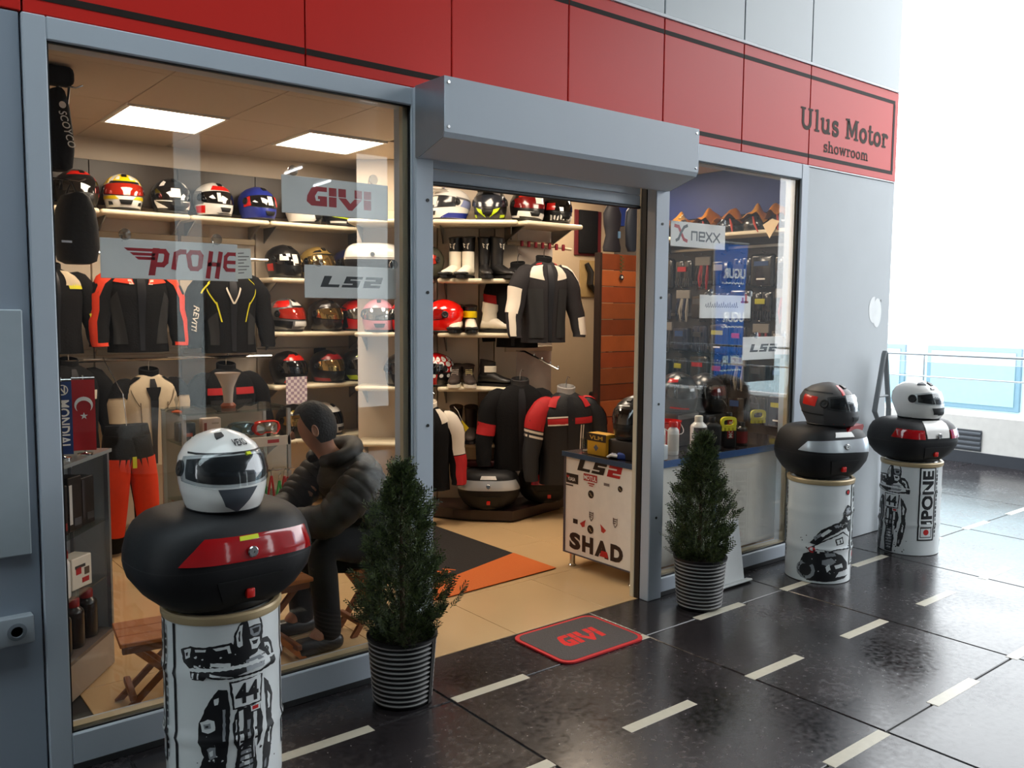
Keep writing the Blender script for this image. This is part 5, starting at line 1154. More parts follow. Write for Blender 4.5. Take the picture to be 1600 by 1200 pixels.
pel = jn((.08, .0, .47), (.13, .11)); ab = jn((.07, .02, .60), (.125, .1), pel); ch = jn((.0, .05, .73), (.11, .10), ab); nk0 = jn((-.05, .075, .84), .06, ch); nk = jn((-.085, .085, .89), .05, nk0)
hd = jn((-.115, .095, .955), (.07, .08), nk); hd2 = jn((-.13, .10, 1.01), (.078, .092), hd); hd3 = jn((-.13, .10, 1.065), (.06, .07), hd2)
fc = {}
for sd, yy in ((1, -.16), (-1, .23)):
    sh = jn((.0, yy*.85, .77), .05, ch); el = jn((-.20, yy+.0, .60), .045, sh); wr_ = jn((-.38, yy*.35+.09, .60), .032, el); pm = jn((-.43, yy*.3+.09, .605), (.036, .02), wr_); pm2 = jn((-.47, yy*.28+.09, .60), (.036, .018), pm)
    for f in range(4):
        oy = (-.024+.016*f); L_ = (.03, .035, .033, .026)[f]
        a = jn((-.485, yy*.28+.09+oy, .597), .0085, pm2); a2 = jn((-.485-L_, yy*.28+.09+oy, .585), .008, a); jn((-.49-L_*1.3, yy*.28+.09+oy, .565), .007, a2)
    th = jn((-.445, yy*.3+.09-.035*sd, .60), .01, pm); jn((-.475, yy*.3+.09-.045*sd, .585), .0085, th)
for sd, yy in ((1, -.09), (-1, .12)):
    hp = jn((.03, yy, .45), .085, pel); kn = jn((-.21, yy*1.3, .47), .058, hp); an = jn((-.17, yy*1.3, .12), .042, kn); jn((-.26, yy*1.3, .05), (.04, .03), an)
skinmesh('body', pts, ed, rad, 0, SKIN, per)
# jacket: a quilted trunk and two quilted sleeves, each fold a roll of its own curvature
def quilt(b, path, wy, wx, n, m, amp=.05, seg=22, side=(0, 1, 0), sub_=6):
    P_ = [Vector(p) for p in path]; L_ = [0]
    for a, b2 in zip(P_, P_[1:]): L_.append(L_[-1]+(b2-a).length)
    N_ = n*sub_; rs = []; sv = Vector(side)
    for k in range(N_+1):
        d = L_[-1]*k/N_; i = 0
        while i < len(L_)-2 and L_[i+1] < d: i += 1
        f = (d-L_[i])/(L_[i+1]-L_[i]); p = P_[i].lerp(P_[i+1], f); q = k/N_
        t0_ = (P_[i+1]-P_[i]).normalized(); t1_ = (P_[min(i+2, len(P_)-1)]-P_[min(i+1, len(P_)-2)]).normalized(); tg = t0_.lerp(t1_, f*.5).normalized()
        s1 = (sv-tg*sv.dot(tg)).normalized(); s2 = tg.cross(s1)
        fold = 1-amp+amp*abs(math.sin(math.pi*q*n))**.6
        if q > .94: fold *= 1-((q-.94)/.06)**2*.35
        A_, B_ = interp(wy, q)*fold, interp(wx, q)*fold
        rs.append([tuple(p+s1*A_*math.cos(R(360*j/seg))*(1+.03*math.sin(5*j+k*.7))+s2*B_*math.sin(R(360*j/seg))) for j in range(seg)])
    b.loft(rs, m)
b = B(); quilt(b, [(.10, .02, .42), (.085, .025, .56), (.04, .045, .72), (-.03, .065, .86)], [(0, .21), (.3, .205), (.7, .225), (.88, .19), (1., .09)], [(0, .16), (.5, .15), (.8, .14), (1., .08)], 9, PUFF, seg=30); b.build('jacket', per)
for yy in (-.155, .235):
    b = B(); quilt(b, [(.03, yy*.9, .80), (-.03, yy*1.05, .745), (-.12, yy*1.1, .67), (-.20, yy*1.02, .605), (-.29, yy*.7+.03, .60), (-.37, yy*.4+.085, .60)], [(0, .085), (.2, .10), (.5, .085), (.8, .066), (1., .05)], [(0, .085), (.2, .10), (.5, .085), (.8, .066), (1., .05)], 11, PUFF, seg=18); b.build('jacket_sleeve', per)
b = B(); quilt(b, [(-.05+.095*math.cos(R(a)), .07+.11*math.sin(R(a)), .868+.03*math.cos(R(a))) for a in range(-150, 151, 20)], [(0, .03), (.5, .05), (1, .03)], [(0, .03), (.5, .055), (1, .03)], 5, PUFF, .06, 12, (0, 0, 1)); b.build('hood', per)
pts = []; ed = []; rad = []
pl0 = jn((.08, .0, .46), (.155, .13))
for yy in (-.09, .12):
    hp = jn((.02, yy, .455), .10, pl0); k1 = jn((-.10, yy*1.2, .475), .09, hp); kn = jn((-.21, yy*1.3, .47), .078, k1); k3 = jn((-.19, yy*1.3, .3), .066, kn); jn((-.17, yy*1.3, .035), .062, k3)
skinmesh('trousers', pts, ed, rad, 0, TROU, per)
for yy in (-.09, .12):
    b = B(); b.rbox(-.34, -.11, yy*1.3-.045, yy*1.3+.045, .004, .075, BL, .03, 3); b.build('shoe', per)
# head: hair cap, ears, face
hc = Vector((-.128, .10, 1.0))
def hp_(a, e, k): # head ellipsoid, a=0 points where the face looks (-x,+y)
    f = Vector((-.85, .45, -.25)).normalized(); l_ = Vector((0, 0, 1)).cross(f).normalized(); u_ = f.cross(l_)
    return hc+k*(f*.098*math.cos(e)*math.cos(a)+l_*.078*math.cos(e)*math.sin(a)+u_*.115*math.sin(e))
b = B(); b.grid(lambda u, v: tuple(hp_(R(-180+360*u), R(-50+140*v) if True else 0, 1.06) if True else 0), 28, 10, HAIR)
vs = []
b = B()
def hr(u, v):
    a = -180+360*u; lo_ = 40 if abs(a) < 55 else (40-80*min(1, (abs(a)-55)/45))
    return tuple(hp_(R(a), R(lo_+(90-lo_)*v), 1.07+.012*math.sin(31*u*6.28)*math.cos(9*v)))
b.grid(hr, 40, 10, HAIR); b.build('hair', per)
b = B()
f = Vector((-.85, .45, -.25)).normalized(); l_ = Vector((0, 0, 1)).cross(f).normalized(); u_ = f.cross(l_)
for sd in (-1, 1):
    c = hc+l_*sd*.076-f*.004-u_*.012
    b.loft([[tuple(c+l_*sd*o+f*(math.cos(R(a))*.016*k)+u_*(math.sin(R(a))*.03*k)) for a in range(0, 360, 30)] for k, o in ((.5, .0), (.9, .006), (1., .014), (.85, .018), (.5, .012))], SKIN)
b.build('ear', per)
b = B(); c = hc+f*.098-u_*.012; b.loft([[tuple(c+f*(.0+.02*q)+l_*(math.cos(R(a))*.014*(1-.4*q))+u_*(math.sin(R(a))*.024*(1-.4*q)-.01*q)) for a in range(0, 360, 45)] for q in (0, .5, 1)], SKIN); b.build('nose', per)
b = B()
for sd in (-1, 1):
    c = hc+f*.090+l_*sd*.03+u_*.012; b.loft([[tuple(c+f*(.012*math.cos(R(e)))+(l_*math.cos(R(a))+u_*math.sin(R(a)))*.012*math.sin(R(e))) for a in range(0, 360, 45)] for e in (5, 45, 90)], HAIR)
b.build('eye', per)
b = B(); c = hc+f*.093-u_*.055; b.add([tuple(c+l_*x+u_*y+f*.004) for x, y in ((-.022, 0), (0, .006), (.022, 0), (0, -.007))], [(0, 1, 2, 3)], M('#7d453c', .6)); b.build('mouth', per)

# ---------------------------------------------------------------- folding wood stools, low table
WOOD = M('#a8602a', .45, var=.22, scale=9, name='orange_brown_wood'); WOODD = M('#7a4420', .5, var=.2, scale=12, name='darker_wood')
def stool(label, loc, rz, w_, d, h, name='folding_stool', cat='stool', n=3):
    t = thing(name, label, cat, loc, rz)
    for k in range(n): 
        a = -d/2+d*k/n; B().rbox(-w_/2, w_/2, a+.002, a+d/n-.002, h-.018, h, WOOD, .003, 1).build('slat', t, smooth=False)
    for y in (-d/2+.03, d/2-.03): B().rbox(-w_/2+.01, w_/2-.01, y-.012, y+.012, h-.05, h-.018, WOODD, .003, 1).build('rail', t, smooth=False)
    for y, sg_ in ((-d/2+.055, 1), (-d/2+.08, -1), (d/2-.055, 1), (d/2-.08, -1)):
        b = B(); b.loft([[(sg_*(-w_*.46+q)+dx, y+dy, z) for dx, dy in ((-.016, -.009), (.016, -.009), (.016, .009), (-.016, .009))] for q, z in ((0, .004), (w_*.86, h-.03))], WOODD if sg_ > 0 else WOOD); b.build('leg', t, smooth=False)
    for x in (-w_*.36, w_*.36):
        b = B(); b.rbox(x-.012, x+.012, -d/2+.03, d/2-.03, .06, .085, WOODD, .003, 1); b.build('stretcher', t, smooth=False)
    return t
stool('low folding wooden stool half hidden behind the nearest drum', (1.00, .34, .001), R(-8), .32, .26, .30)
stool('small folding wooden table with slatted orange top before the seated man', (1.43, .46, .001), R(2), .40, .34, .385, 'folding_table', 'table', 4)
stool('folding wooden stool under the seated man', (2.03, .53, .001), R(0), .26, .26, .34)

# ---------------------------------------------------------------- corner glass cabinet with bottles
t = thing('display_cabinet', 'narrow glass display cabinet in the window corner with oil bottles', 'cabinet', (.74, .70, .001), R(53))
CW_, CD_ = .24, .085
for z0, z1 in ((0, .15),): B().rbox(-CW_, CW_, -CD_, CD_, z0, z1, M('#b9ada0', .5), .004, 1).build('plinth', t, smooth=False)
B().box(-CW_-.004, CW_+.004, -CD_-.004, CD_+.004, .15, .165, M('#6b5f5a', .4)).build('edge_trim', t, smooth=False)
for x in (-CW_+.008, CW_-.008):
    for y in (-CD_+.008, CD_-.008): B().box(x-.009, x+.009, y-.009, y+.009, .165, .93, M('#8d9198', .3, .6)).build('post', t, smooth=False)
for z in (.40, .645): B().box(-CW_+.01, CW_-.01, -CD_+.01, CD_-.01, z-.006, z, CLEAR).build('glass_shelf', t, smooth=False)
B().box(-CW_-.01, CW_+.01, -CD_-.01, CD_+.01, .93, .945, M('#9da3a2', .15, .2)).build('top', t, smooth=False)
B().box(-CW_+.02, CW_-.02, CD_-.004, CD_, .165, .93, M('#a5a8ab', .4)).build('back_panel', t, smooth=False)
B().box(CW_-.012, CW_-.004, -CD_+.02, CD_-.02, .165, .93, M('#a5a8ab', .4)).build('side_panel', t, smooth=False)
def at53(x, y, z): c, s_ = math.cos(R(53)), math.sin(R(53)); return (.74+x*c-y*s_, .70+x*s_+y*c, z)
def bottle(label, loc, rz, r, h, m, cap, lab=None, name='oil_bottle', grp=None, txt=None, tm=None, sq=False, capr=.55, cat='bottle'):
    t = thing(name, label, cat, loc, rz, grp)
    b = B(); prof = [(r*.94, 0), (r, .008), (r, h*.70), (r*.93, h*.75), (r*.6, h*.82), (r*.5, h*.84)]
    if sq: b.loft([[(k*1.25*math.copysign(abs(math.cos(R(a)))**.55, math.cos(R(a))), k*.75*math.copysign(abs(math.sin(R(a)))**.55, math.sin(R(a))), z) for a in range(0, 360, 18)] for k, z in prof], m)
    else: b.lathe(prof, m, n=20)
    b.build('body', t)
    b = B(); b.lathe([(r*capr, h*.83), (r*capr, h*.97), (r*capr*.85, h)], cap, n=18); b.build('cap', t)
    if lab:
        k = 1.26 if sq else 1.01
        b = B(); b.loft([[(r*1.012*math.cos(R(a))*(1.25 if sq else 1), r*1.012*math.sin(R(a))*(.79 if sq else 1), z) for a in range(205, 336, 10)] for z in (h*.12, h*.62)], lab, cap=False, closed=False); b.build('label', t)
    if txt:
        its = [((lambda g: ([(p[0]+txt[1], p[1]+txt[2], 0) for p in g[0]], g[1]))(text_geo(txt[0], txt[3], .02, 0, 'CENTER')), tm)]
        w2 = wrap_polys(its, lambda u, v, o: (r*1.03*math.sin(u/r), -r*1.03*math.cos(u/r), v), .01, .05, .0006); b = B(); b.add(w2.v, w2.f, tm); b.build('print', t)
    return t
DBR = M('#17100f', .3, coat=.4, name='dark_bottle'); CAPR = M('#8e1216', .4, name='red_cap')
for k, x in enumerate((-.10, .01, .13)):
    bottle(['dark oil bottle with red cap, nearest the frame on the cabinet bottom', 'dark oil bottle with red cap, middle of the cabinet bottom', 'dark oil bottle with red cap at the inner end of the cabinet bottom'][k], at53(x, -.02, .167), R(53), .043, .20, DBR, CAPR, grp='dark oil bottles in the corner cabinet', sq=False, capr=.62)
bottle('white spray can with red cap on the middle cabinet shelf', at53(-.09, -.03, .402), R(30), .032, .19, HW, CAPR, name='spray_can', capr=.8)
t = thing('carton', 'white and red printed carton on the middle cabinet shelf', 'box', at53(.05, -.01, .402), R(40))
B().rbox(-.06, .06, -.04, .04, 0, .13, M('#e6dccb', .6), .003, 1).build('box', t, smooth=False)
b = B()
for q in ((-.035, .06, .03, .03, '#b81c20'), (.0, .02, .04, .02, '#b81c20'), (-.04, .085, .06, .012, '#3a3a3a'), (.015, .05, .028, .03, '#5a4634')): b.box(q[0], q[0]+q[2], -.0415, -.04, q[1], q[1]+q[3], M(q[4], .6))
b.build('print', t, smooth=False)
for k, x in enumerate((-.10, .02, .13)):
    t = thing('oil_box', ['black box with red vertical strip, near end of the top cabinet shelf', 'black box with white vertical line in the top cabinet shelf', 'black box at the inner end of the top cabinet shelf'][k], 'box', at53(x, -.01, .647), R(45), 'black boxes in the corner cabinet')
    B().rbox(-.045, .045, -.035, .035, 0, .20+.02*(k % 2), M('#141214', .4), .003, 1).build('box', t, smooth=False)
    b = B(); b.box(-.04, -.022, -.0365, -.035, .03, .19, M(['#b01a20', '#cfcac4', '#2a2a30'][k], .5)); b.box(-.01, .035, -.0365, -.035, .02, .05, M(['#8a1a1c', '#4a4a50', '#3a3a3c'][k], .5))
    b.build('print', t, smooth=False)
# desk flags on the cabinet
def flag(label, loc, rz, m, draw, w_=.115, h=.30):
    t = thing('desk_flag', label, 'flag', loc, rz)
    b = B(); b.lathe([(.03, 0), (.03, .006), (.006, .010), (.004, .012)], CHROME, n=16); b.build('base', t)
    b = B(); b.tube([(0, .008, .01), (0, .008, h+.035)], .003, CHROME, n=6); b.build('pole', t)
    b = B(); b.tube([(-w_/2, .004, h+.025), (w_/2, .004, h+.025)], .003, CHROME, n=6); b.build('crossbar', t)
    b = B(); b.grid(lambda u, v: ((u-.5)*w_, .005*math.sin(5*u)*(1-v), .018+h*v), 10, 8, m); b.build('cloth', t)
    b = B(); draw(b); b.build('print', t, smooth=False)
FW = M('#f0eeea', .6, name='white_flag_print')
def fl1(b):
    put_text(b, 'MONDIAL', .055, FW, frame((-.012, -.007, .235), (0, 0, -1), (1, 0, 0)), .02, 0, fit=.195)
    for r0 in (.019,): 
        for k in range(0, 360, 20): stroke(b, [(.004+r0*math.cos(R(k)), .275+r0*math.sin(R(k))), (.004+r0*math.cos(R(k+20)), .275+r0*math.sin(R(k+20)))], .004, FW, facing(0, -.007, 0))
    stroke(b, [(-.006, .262), (-.006, .287), (.012, .263), (.012, .288)], .005, FW, facing(0, -.007, 0))
def fl2(b):
    T = facing(.0, -.007, .205); o = [(.033*math.cos(R(a)), .033*math.sin(R(a))) for a in range(210, 331, 10)]
    outer = [(.034*math.cos(R(a)), .034*math.sin(R(a))) for a in range(-45, 226, 15)]; inner = [(.0275*math.cos(R(a)), -.009+.0275*math.sin(R(a))) for a in range(211, -31, -15)]
    for k in range(len(outer)-1):
        i0 = inner[len(inner)-1-int(k*(len(inner)-1)/(len(outer)-1))]; i1 = inner[len(inner)-1-int((k+1)*(len(inner)-1)/(len(outer)-1))]
        b.add([(*outer[k], 0), (*outer[k+1], 0), (*i1, 0), (*i0, 0)], [(0, 1, 2, 3)], FW, T)
    s_ = [((.015 if k % 2 == 0 else .006)*math.sin(R(36*k)), -.045+(.015 if k % 2 == 0 else .006)*math.cos(R(36*k))) for k in range(10)]
    b.add([(x, y, 0) for x, y in s_], [tuple(range(10))], FW, T)
flag('blue hanging desk flag with white vertical lettering on the corner cabinet', (.742, .66, .947), R(-10), M('#163a78', .7, name='blue_flag_cloth'), fl1, .074, .29)
flag('red desk flag with white crescent and star on the corner cabinet', (.835, .72, .947), R(-10), M('#b3101a', .7, name='red_flag_cloth'), fl2, .085, .29)

# ---------------------------------------------------------------- glass display cabinet behind the man
t = thing('display_cabinet', 'glass display cabinet with riding goggles behind the seated man', 'cabinet', (1.855, 1.88, .001), 0)
AL2 = M('#a9a49c', .35, .5, name='cabinet_profile')
for x in (-.305, .305):
    for y in (-.18, .18): B().box(x-.010, x+.010, y-.010, y+.010, 0, .96, AL2).build('post', t, smooth=False)
for z in (.05, .44, .785): B().box(-.295, .295, -.17, .17, z-.008, z, CLEAR if z > .1 else WHITE).build('shelf', t, smooth=False)
B().box(-.31, .31, -.19, -.178, .745, .80, M('#cfc6b8', .5)).build('shelf_front', t, smooth=False)
b = B(); b.box(.17, .24, -.1915, -.19, .762, .782, M('#b0353a', .5)); b.box(-.20, -.13, -.1915, -.19, .752, .778, M('#b0353a', .5)); b.build('price_strip', t, smooth=False)
B().box(-.32, .32, -.195, .195, .955, .967, CLEAR).build('glass_top', t, smooth=False)
B().box(-.295, .295, -.186, -.182, .06, .745, CLEAR).build('front_glass', t, smooth=False)
B().box(-.30, .30, .172, .178, .05, .955, M('#8f8478', .5)).build('back_panel', t, smooth=False)
def pack(label, name, loc, s, m, rz=0, deco=None, cat='box'):
    t = thing(name, label, cat, loc, rz)
    B().rbox(-s[0]/2, s[0]/2, -s[1]/2, s[1]/2, 0, s[2], m, min(s)*.12, 2).build('box', t)
    if deco:
        b = B()
        for x0, x1, z0, z1, c in deco: b.box(x0, x1, -s[1]/2-.0015, -s[1]/2, z0, z1, M(c, .5))
        b.build('print', t, smooth=False)
    return t
zc = .7865
pack('dark box with red print at the near end of the goggle shelf', 'carton', (1.62, 1.90, zc), (.10, .08, .11), M('#1e2224', .4), 0, [(-.03, .03, .03, .05, '#a04a30')])
pack('pink and white upright carton on the goggle shelf', 'carton', (1.765, 1.90, zc), (.11, .06, .125), M('#d9bdb0', .5), 0, [(-.045, -.03, .02, .10, '#8e4030'), (.0, .04, .09, .10, '#b8a090')])
for k, (x, m_, l_) in enumerate(((1.655, HR, 'red plastic-wrapped roll at the front of the goggle shelf'), (1.79, YEL, 'yellow plastic-wrapped roll at the front of the goggle shelf'))):
    t = thing('grip_roll', l_, 'roll', (x, 1.755, zc+.021)); b = B(); b.tube([(-.04, 0, 0), (.04, 0, 0)], .02, m_, n=14); b.build('roll', t); b = B(); b.tube([(-.043, 0, 0), (-.038, 0, 0)], .0215, WHITE, n=14); b.tube([(.038, 0, 0), (.043, 0, 0)], .0215, WHITE, n=14); b.build('end_band', t)
def goggles(label, loc, m, lens):
    t = thing('riding_goggles', label, 'goggles', loc)
    def ring(k, y): return [(k*.075*math.copysign(abs(math.cos(R(a)))**.6, math.cos(R(a))), y+.02*abs(math.cos(R(a)))**2, .052+k*(.042*math.copysign(abs(math.sin(R(a)))**.7, math.sin(R(a))))+(.018*math.exp(-(math.cos(R(a))/.25)**2) if math.sin(R(a)) < 0 else 0)) for a in range(0, 360, 12)]
    b = B(); b.loft([ring(1.08, .02), ring(1.1, -.01), ring(.98, -.022), ring(.86, -.02), ring(.86, .0)], m, cap=False); b.build('frame', t)
    b = B(); b.loft([ring(.9, -.014), ring(.3, -.026)], lens); b.build('lens', t)
    b = B(); b.tube([(-.085, .01, .05), (-.09, .06, .05), (0, .11, .05), (.09, .06, .05), (.085, .01, .05)], [(.003, .018)]*5, m, n=8); b.build('strap', t)
goggles('red riding goggles at the far end of the cabinet shelf', (2.07, 1.80, zc), HR, M('#b8b0a4', .1, .5, coat=.8)); goggles('grey riding goggles in a clear pack on the cabinet shelf', (1.93, 1.82, zc), M('#57656a', .3), M('#7d9092', .1, .6))
t = thing('trophy', 'small glass trophy with orange foot on the cabinet top', 'trophy', (1.545, 1.80, .968))
b = B(); b.lathe([(.028, 0), (.03, .006), (.02, .01), (.006, .014)], M('#c8551a', .2, coat=1), n=16); b.build('foot', t); b = B(); b.lathe([(.005, .014), (.005, .04), (.012, .07), (.006, .09), (.001, .1)], VISORC, n=12); b.build('body', t)
t = thing('vase', 'tall flared glass vase on a wooden foot on the cabinet top', 'vase', (1.86, 1.86, .968))
b = B(); b.lathe([(.04, 0), (.044, .015), (.03, .03)], M('#8a4526', .4), n=20); b.build('foot', t); b = B(); b.lathe([(.026, .03), (.028, .07), (.034, .12), (.06, .18), (.075, .205), (.072, .205), (.03, .12), (.02, .035)], M('#c9bdb4', .15, coat=.6), n=24, cap=False); b.build('bowl', t)
# bungee cords hung on the cabinet post
for k, (x, c, z, dy) in enumerate(((1.98, '#1f8a3c', .57, -.02), (2.02, '#b01a1c', .58, -.03), (2.06, '#1f9a44', .55, -.05), (2.10, '#b3201c', .57, -.03), (2.13, '#9a1a1c', .56, -.01), (1.93, '#b03a2c', .58, -.01))):
    t = thing('bungee_cord', ['green looped bungee cord, far left of the bundle', 'red looped bungee cord behind the long green one', 'long green looped bungee cord at the front of the bundle', 'red looped bungee cord touching the cabinet post', 'red looped bungee cord at the outer end of the bundle', 'dull red looped bungee cord nearest the man\'s table'][k], 'cord', (x, 1.665+dy, z), 0, 'bungee cords hung on the cabinet')
    b = B(); b.tube([(0, 0, 0), (-.012, 0, -.06), (-.024, 0, -.14), (-.014, 0, -.19), (.004, 0, -.195), (.018, 0, -.15), (.010, 0, -.06), (.002, 0, 0)], .0065, M(c, .6), n=7); b.build('cord', t)
    b = B(); b.tube([(0, 0, -.005), (0, .0, .03), (.01, .0, .045), (.018, .01, .035)], .0025, CHROME, n=6); b.build('hook', t)
t = thing('hook_bar', 'chrome bar across the cabinet front holding bungee cords', 'bar', (2.03, 1.66, .605)); b = B(); b.tube([(-.14, .0, 0), (.14, .0, 0)], .004, CHROME, n=6); b.tube([(0, 0, 0), (0, .035, 0)], .004, CHROME, n=6); b.build('bar', t)
t = thing('cloth', 'pink checked cloth hanging over the fourth helmet shelf edge', 'cloth', (2.79, 2.958, .84))
CHK = bpy.data.materials.new('pink_check'); CHK.use_nodes = True; n_ = CHK.node_tree.nodes; ck = n_.new('ShaderNodeTexChecker'); ck.inputs['Scale'].default_value = 45; ck.inputs['Color1'].default_value = (*lin('#e8dce0'), 1); ck.inputs['Color2'].default_value = (*lin('#a892a6'), 1)
tc_ = n_.new('ShaderNodeTexCoord'); CHK.node_tree.links.new(tc_.outputs['Object'], ck.inputs['Vector']); CHK.node_tree.links.new(ck.outputs['Color'], n_['Principled BSDF'].inputs['Base Color'])
b = B(); b.grid(lambda u, v: ((u-.5)*.17, -.012+.006*math.sin(9*u), .20*v-.005*abs(math.sin(8*u))*(1-v)), 14, 8, CHK); b.build('cloth', t)
t = thing('wall_switch', 'small dark box fixed to the wall between third and fourth helmet rows', 'switch', (3.14, 3.274, 1.20)); B().rbox(-.05, .05, -.02, 0, -.035, .035, M('#2c2a2a', .5), .004, 1).build('box', t, smooth=False); b = B(); b.rbox(-.02, .02, -.025, -.018, -.012, .012, M('#444', .5) if False else BLACK, .003, 1); b.build('rocker', t, smooth=False)

# ---------------------------------------------------------------- counter by the door
t = thing('counter', 'white sales counter with blue edge along the small window', 'counter', (3.5, .14, .001))
BLUE = M('#23518c', .4, name='blue_edge'); CX = 1.62
B().rbox(0, CX, 0, .60, .085, .675, WHITE, .002, 1).build('carcass', t, smooth=False)
B().rbox(-.008, CX, -.012, .61, .675, .70, M('#3a3436', .2, coat=.5, name='dark_counter_top'), .003, 1).build('worktop', t, smooth=False)
b = B(); b.box(-.011, CX, -.016, -.012, .665, .705, BLUE); b.box(-.012, -.008, -.016, .61, .672, .702, M('#2c4460', .4)); b.build('edge_band', t, smooth=False)
for q in ((-.004, 0, .585, .60, .092, .672), (-.004, 0, 0, .60, .083, .091)): B().box(*q, M('#4a4650', .4)).build('trim', t, smooth=False)
B().box(.66, .70, -.004, 0, .085, .665, BLUE).build('blue_strip', t, smooth=False)
for x, y in ((.03, .55), (.03, .05), (CX-.05, .55), (CX-.05, .05)):
    b = B(); b.lathe([(.022, 0), (.024, .006), (.017, .012), (.017, .08), (.022, .085)], CHROME, (x, y, 0), n=16); b.build('leg', t)
def on_end(y, z): return frame((-.0016, .60-y, z), (0, -1, 0), (0, 0, 1))   # y measured from the inner edge
KB = M('#241712', .5, name='dark_print'); SR = M('#b0302c', .5)
def print_(fn, nm='sticker'):
    b = B(); fn(b); b.build(nm, t, smooth=False)
quad = lambda b, w_, h, m, tr: b.add([(0, 0, 0), (w_, 0, 0), (w_, h, 0), (0, h, 0)], [(0, 1, 2, 3)], m, tr)
for p_ in LS[:2]: print_(lambda b: poly_logo(b, [p_], .155, .068, KB, on_end(.115, .602)), 'lettering')
print_(lambda b: poly_logo(b, LS[2:], .155, .068, M('#b3181c', .5), on_end(.115, .602)), 'lettering')
x_ = 0
for c_, w_ in (('S', .108), ('H', .105), ('A', .125), ('D', .11)):
    print_(lambda b: put_text(b, c_, .125, KB, on_end(.055, .125) @ Matrix.Translation((x_, 0, 0)), .06, 0, fit=w_-.010), 'lettering'); x_ += w_+.003
print_(lambda b: b.add([(.26, -.0, .0005), (.335, -.0, .0005), (.32, .035, .0005), (.275, .035, .0005)], [(0, 1, 2, 3)], M('#b3181c', .5), on_end(.055, .125)), 'lettering')
def s1(b):
    quad(b, .105, .058, KB, on_end(.02, .515)); put_text(b, 'YUASA', .03, FW, on_end(.034, .53) @ Matrix.Translation((0, 0, .0006)), .015, .1, fit=.066); stroke(b, [(.008, .04), (.016, .03), (.024, .04)], .007, M('#b3181c', .5), on_end(.02, .517), .0008)
print_(s1); print_(lambda b: stroke(b, [(0, -.014), (.06, -.014)], .008, KB, on_end(.02, .515)))
def s2(b): quad(b, .115, .042, SR, on_end(.17, .55)); put_text(b, 'MOTUL', .036, FW, on_end(.175, .557) @ Matrix.Translation((0, 0, .0006)), .02, 0, fit=.105)
print_(s2); print_(lambda b: stroke(b, [(.02, -.012), (.07, -.012)], .008, SR, on_end(.19, .55))); print_(lambda b: stroke(b, [(.03, -.024), (.06, -.024)], .006, SR, on_end(.19, .55)))
disc = lambda r: [(r*math.cos(R(a)), r*math.sin(R(a)), 0) for a in range(0, 360, 20)]
for y, z, r in ((.235, .475, .024), (.235, .265, .026), (.47, .545, .018)):
    def s3(b): b.add(disc(r), [tuple(range(18))], KB, on_end(y, z)); stroke(b, [(-r*.5, r*.3), (r*.1, 0), (-r*.1, -r*.2), (r*.5, -r*.4)], r*.22, M('#9a8a6a', .5), on_end(y, z), .0006)
    print_(s3)
print_(lambda b: quad(b, .045, .016, M('#7d7370', .5), on_end(.34, .545))); print_(lambda b: quad(b, .04, .028, KB, on_end(.085, .275)))
for y in (.225, .42):
    def s4(b):
        for k in range(3): stroke(b, [(.0, .03-.012*k), (.03-.006*k, .03-.012*k)], .006, M('#6d5d55', .5), on_end(y, .335))
        stroke(b, [(.0, .035), (.004, .0), (.015, -.018), (.03, 0), (.032, .035)], .005, M('#6d5d55', .5), on_end(y, .335))
    print_(s4)
for y, s_ in ((.165, 1), (.345, -1)): print_(lambda b: b.add([(-.02*s_, .0, 0), (.03*s_, .03, 0), (.022*s_, .008, 0), (.02*s_, -.014, 0), (.0, -.02, 0)], [(0, 1, 2, 3, 4)], M('#b8342e', .5), on_end(y, .285)))
cz = .7025
t = thing('drinking_glass', 'clear drinking glass on the end of the counter', 'glass', (3.56, .62, cz)); b = B(); b.lathe([(.022, 0), (.03, .085), (.028, .085), (.02, .006)], VISORC, n=20); b.build('tumbler', t); b = B(); b.lathe([(.02, .004), (.0205, .016)], M('#d8c8b0', .2), n=16); b.build('base', t)
pack('yellow battery box with black top panel on the counter end', 'battery_box', (3.575, .50, cz), (.09, .16, .13), M('#c9971c', .5), 0, None)
t = bpy.data.objects['battery_box']; b = B(); b.box(-.0465, -.045, -.08, .08, .085, .13, M('#2a1a10', .5)); b.build('top_band', t, smooth=False)
b = B(); b.add([(0, .02, 0), (.02, .0, 0), (0, -.022, 0), (-.02, 0, 0)], [(0, 1, 2, 3)], M('#6b6f80', .4, .4), frame((-.0462, 0, .048), (0, -1, 0), (0, 0, 1))); put_text(b, 'VLM', .032, M('#c9a23c', .5), frame((-.0475, .055, .095), (0, -1, 0), (0, 0, 1)), .02, 0, fit=.11); b.build('print', t, smooth=False)
helmet('black helmet on the counter end behind the door guide', (3.68, .33, cz+.115), R(-75), HB, VDARK, [(HW, [(-30, .75), (10, .76), (8, .79), (-28, .78)], False, .003)])
pack('dark box under the black helmet on the counter end', 'carton', (3.68, .33, cz), (.26, .2, .11), M('#26211f', .5), 0, None)
t = thing('riding_glove', 'blue and white glove lying at the counter end', 'glove', (3.57, .31, cz), R(30)); b = B(); b.rbox(-.03, .03, -.05, .04, 0, .04, M('#26408c', .6), .014, 3); b.build('palm', t)
for k in range(4): b = B(); b.tube([(-.024+.016*k, .035, .02), (-.026+.017*k, .075, .024), (-.026+.017*k, .095, .012)], [.009, .0085, .006], M('#26408c', .6) if k % 2 else HW, n=8); b.build('finger', t)
bottle('white bottle with cream cap and red print, nearest the door guide', (3.80, .27, cz), R(-30), .048, .215, HW, M('#e2dccf', .5), M('#b9aaa2', .5), grp='white bottles on the counter', capr=.5)
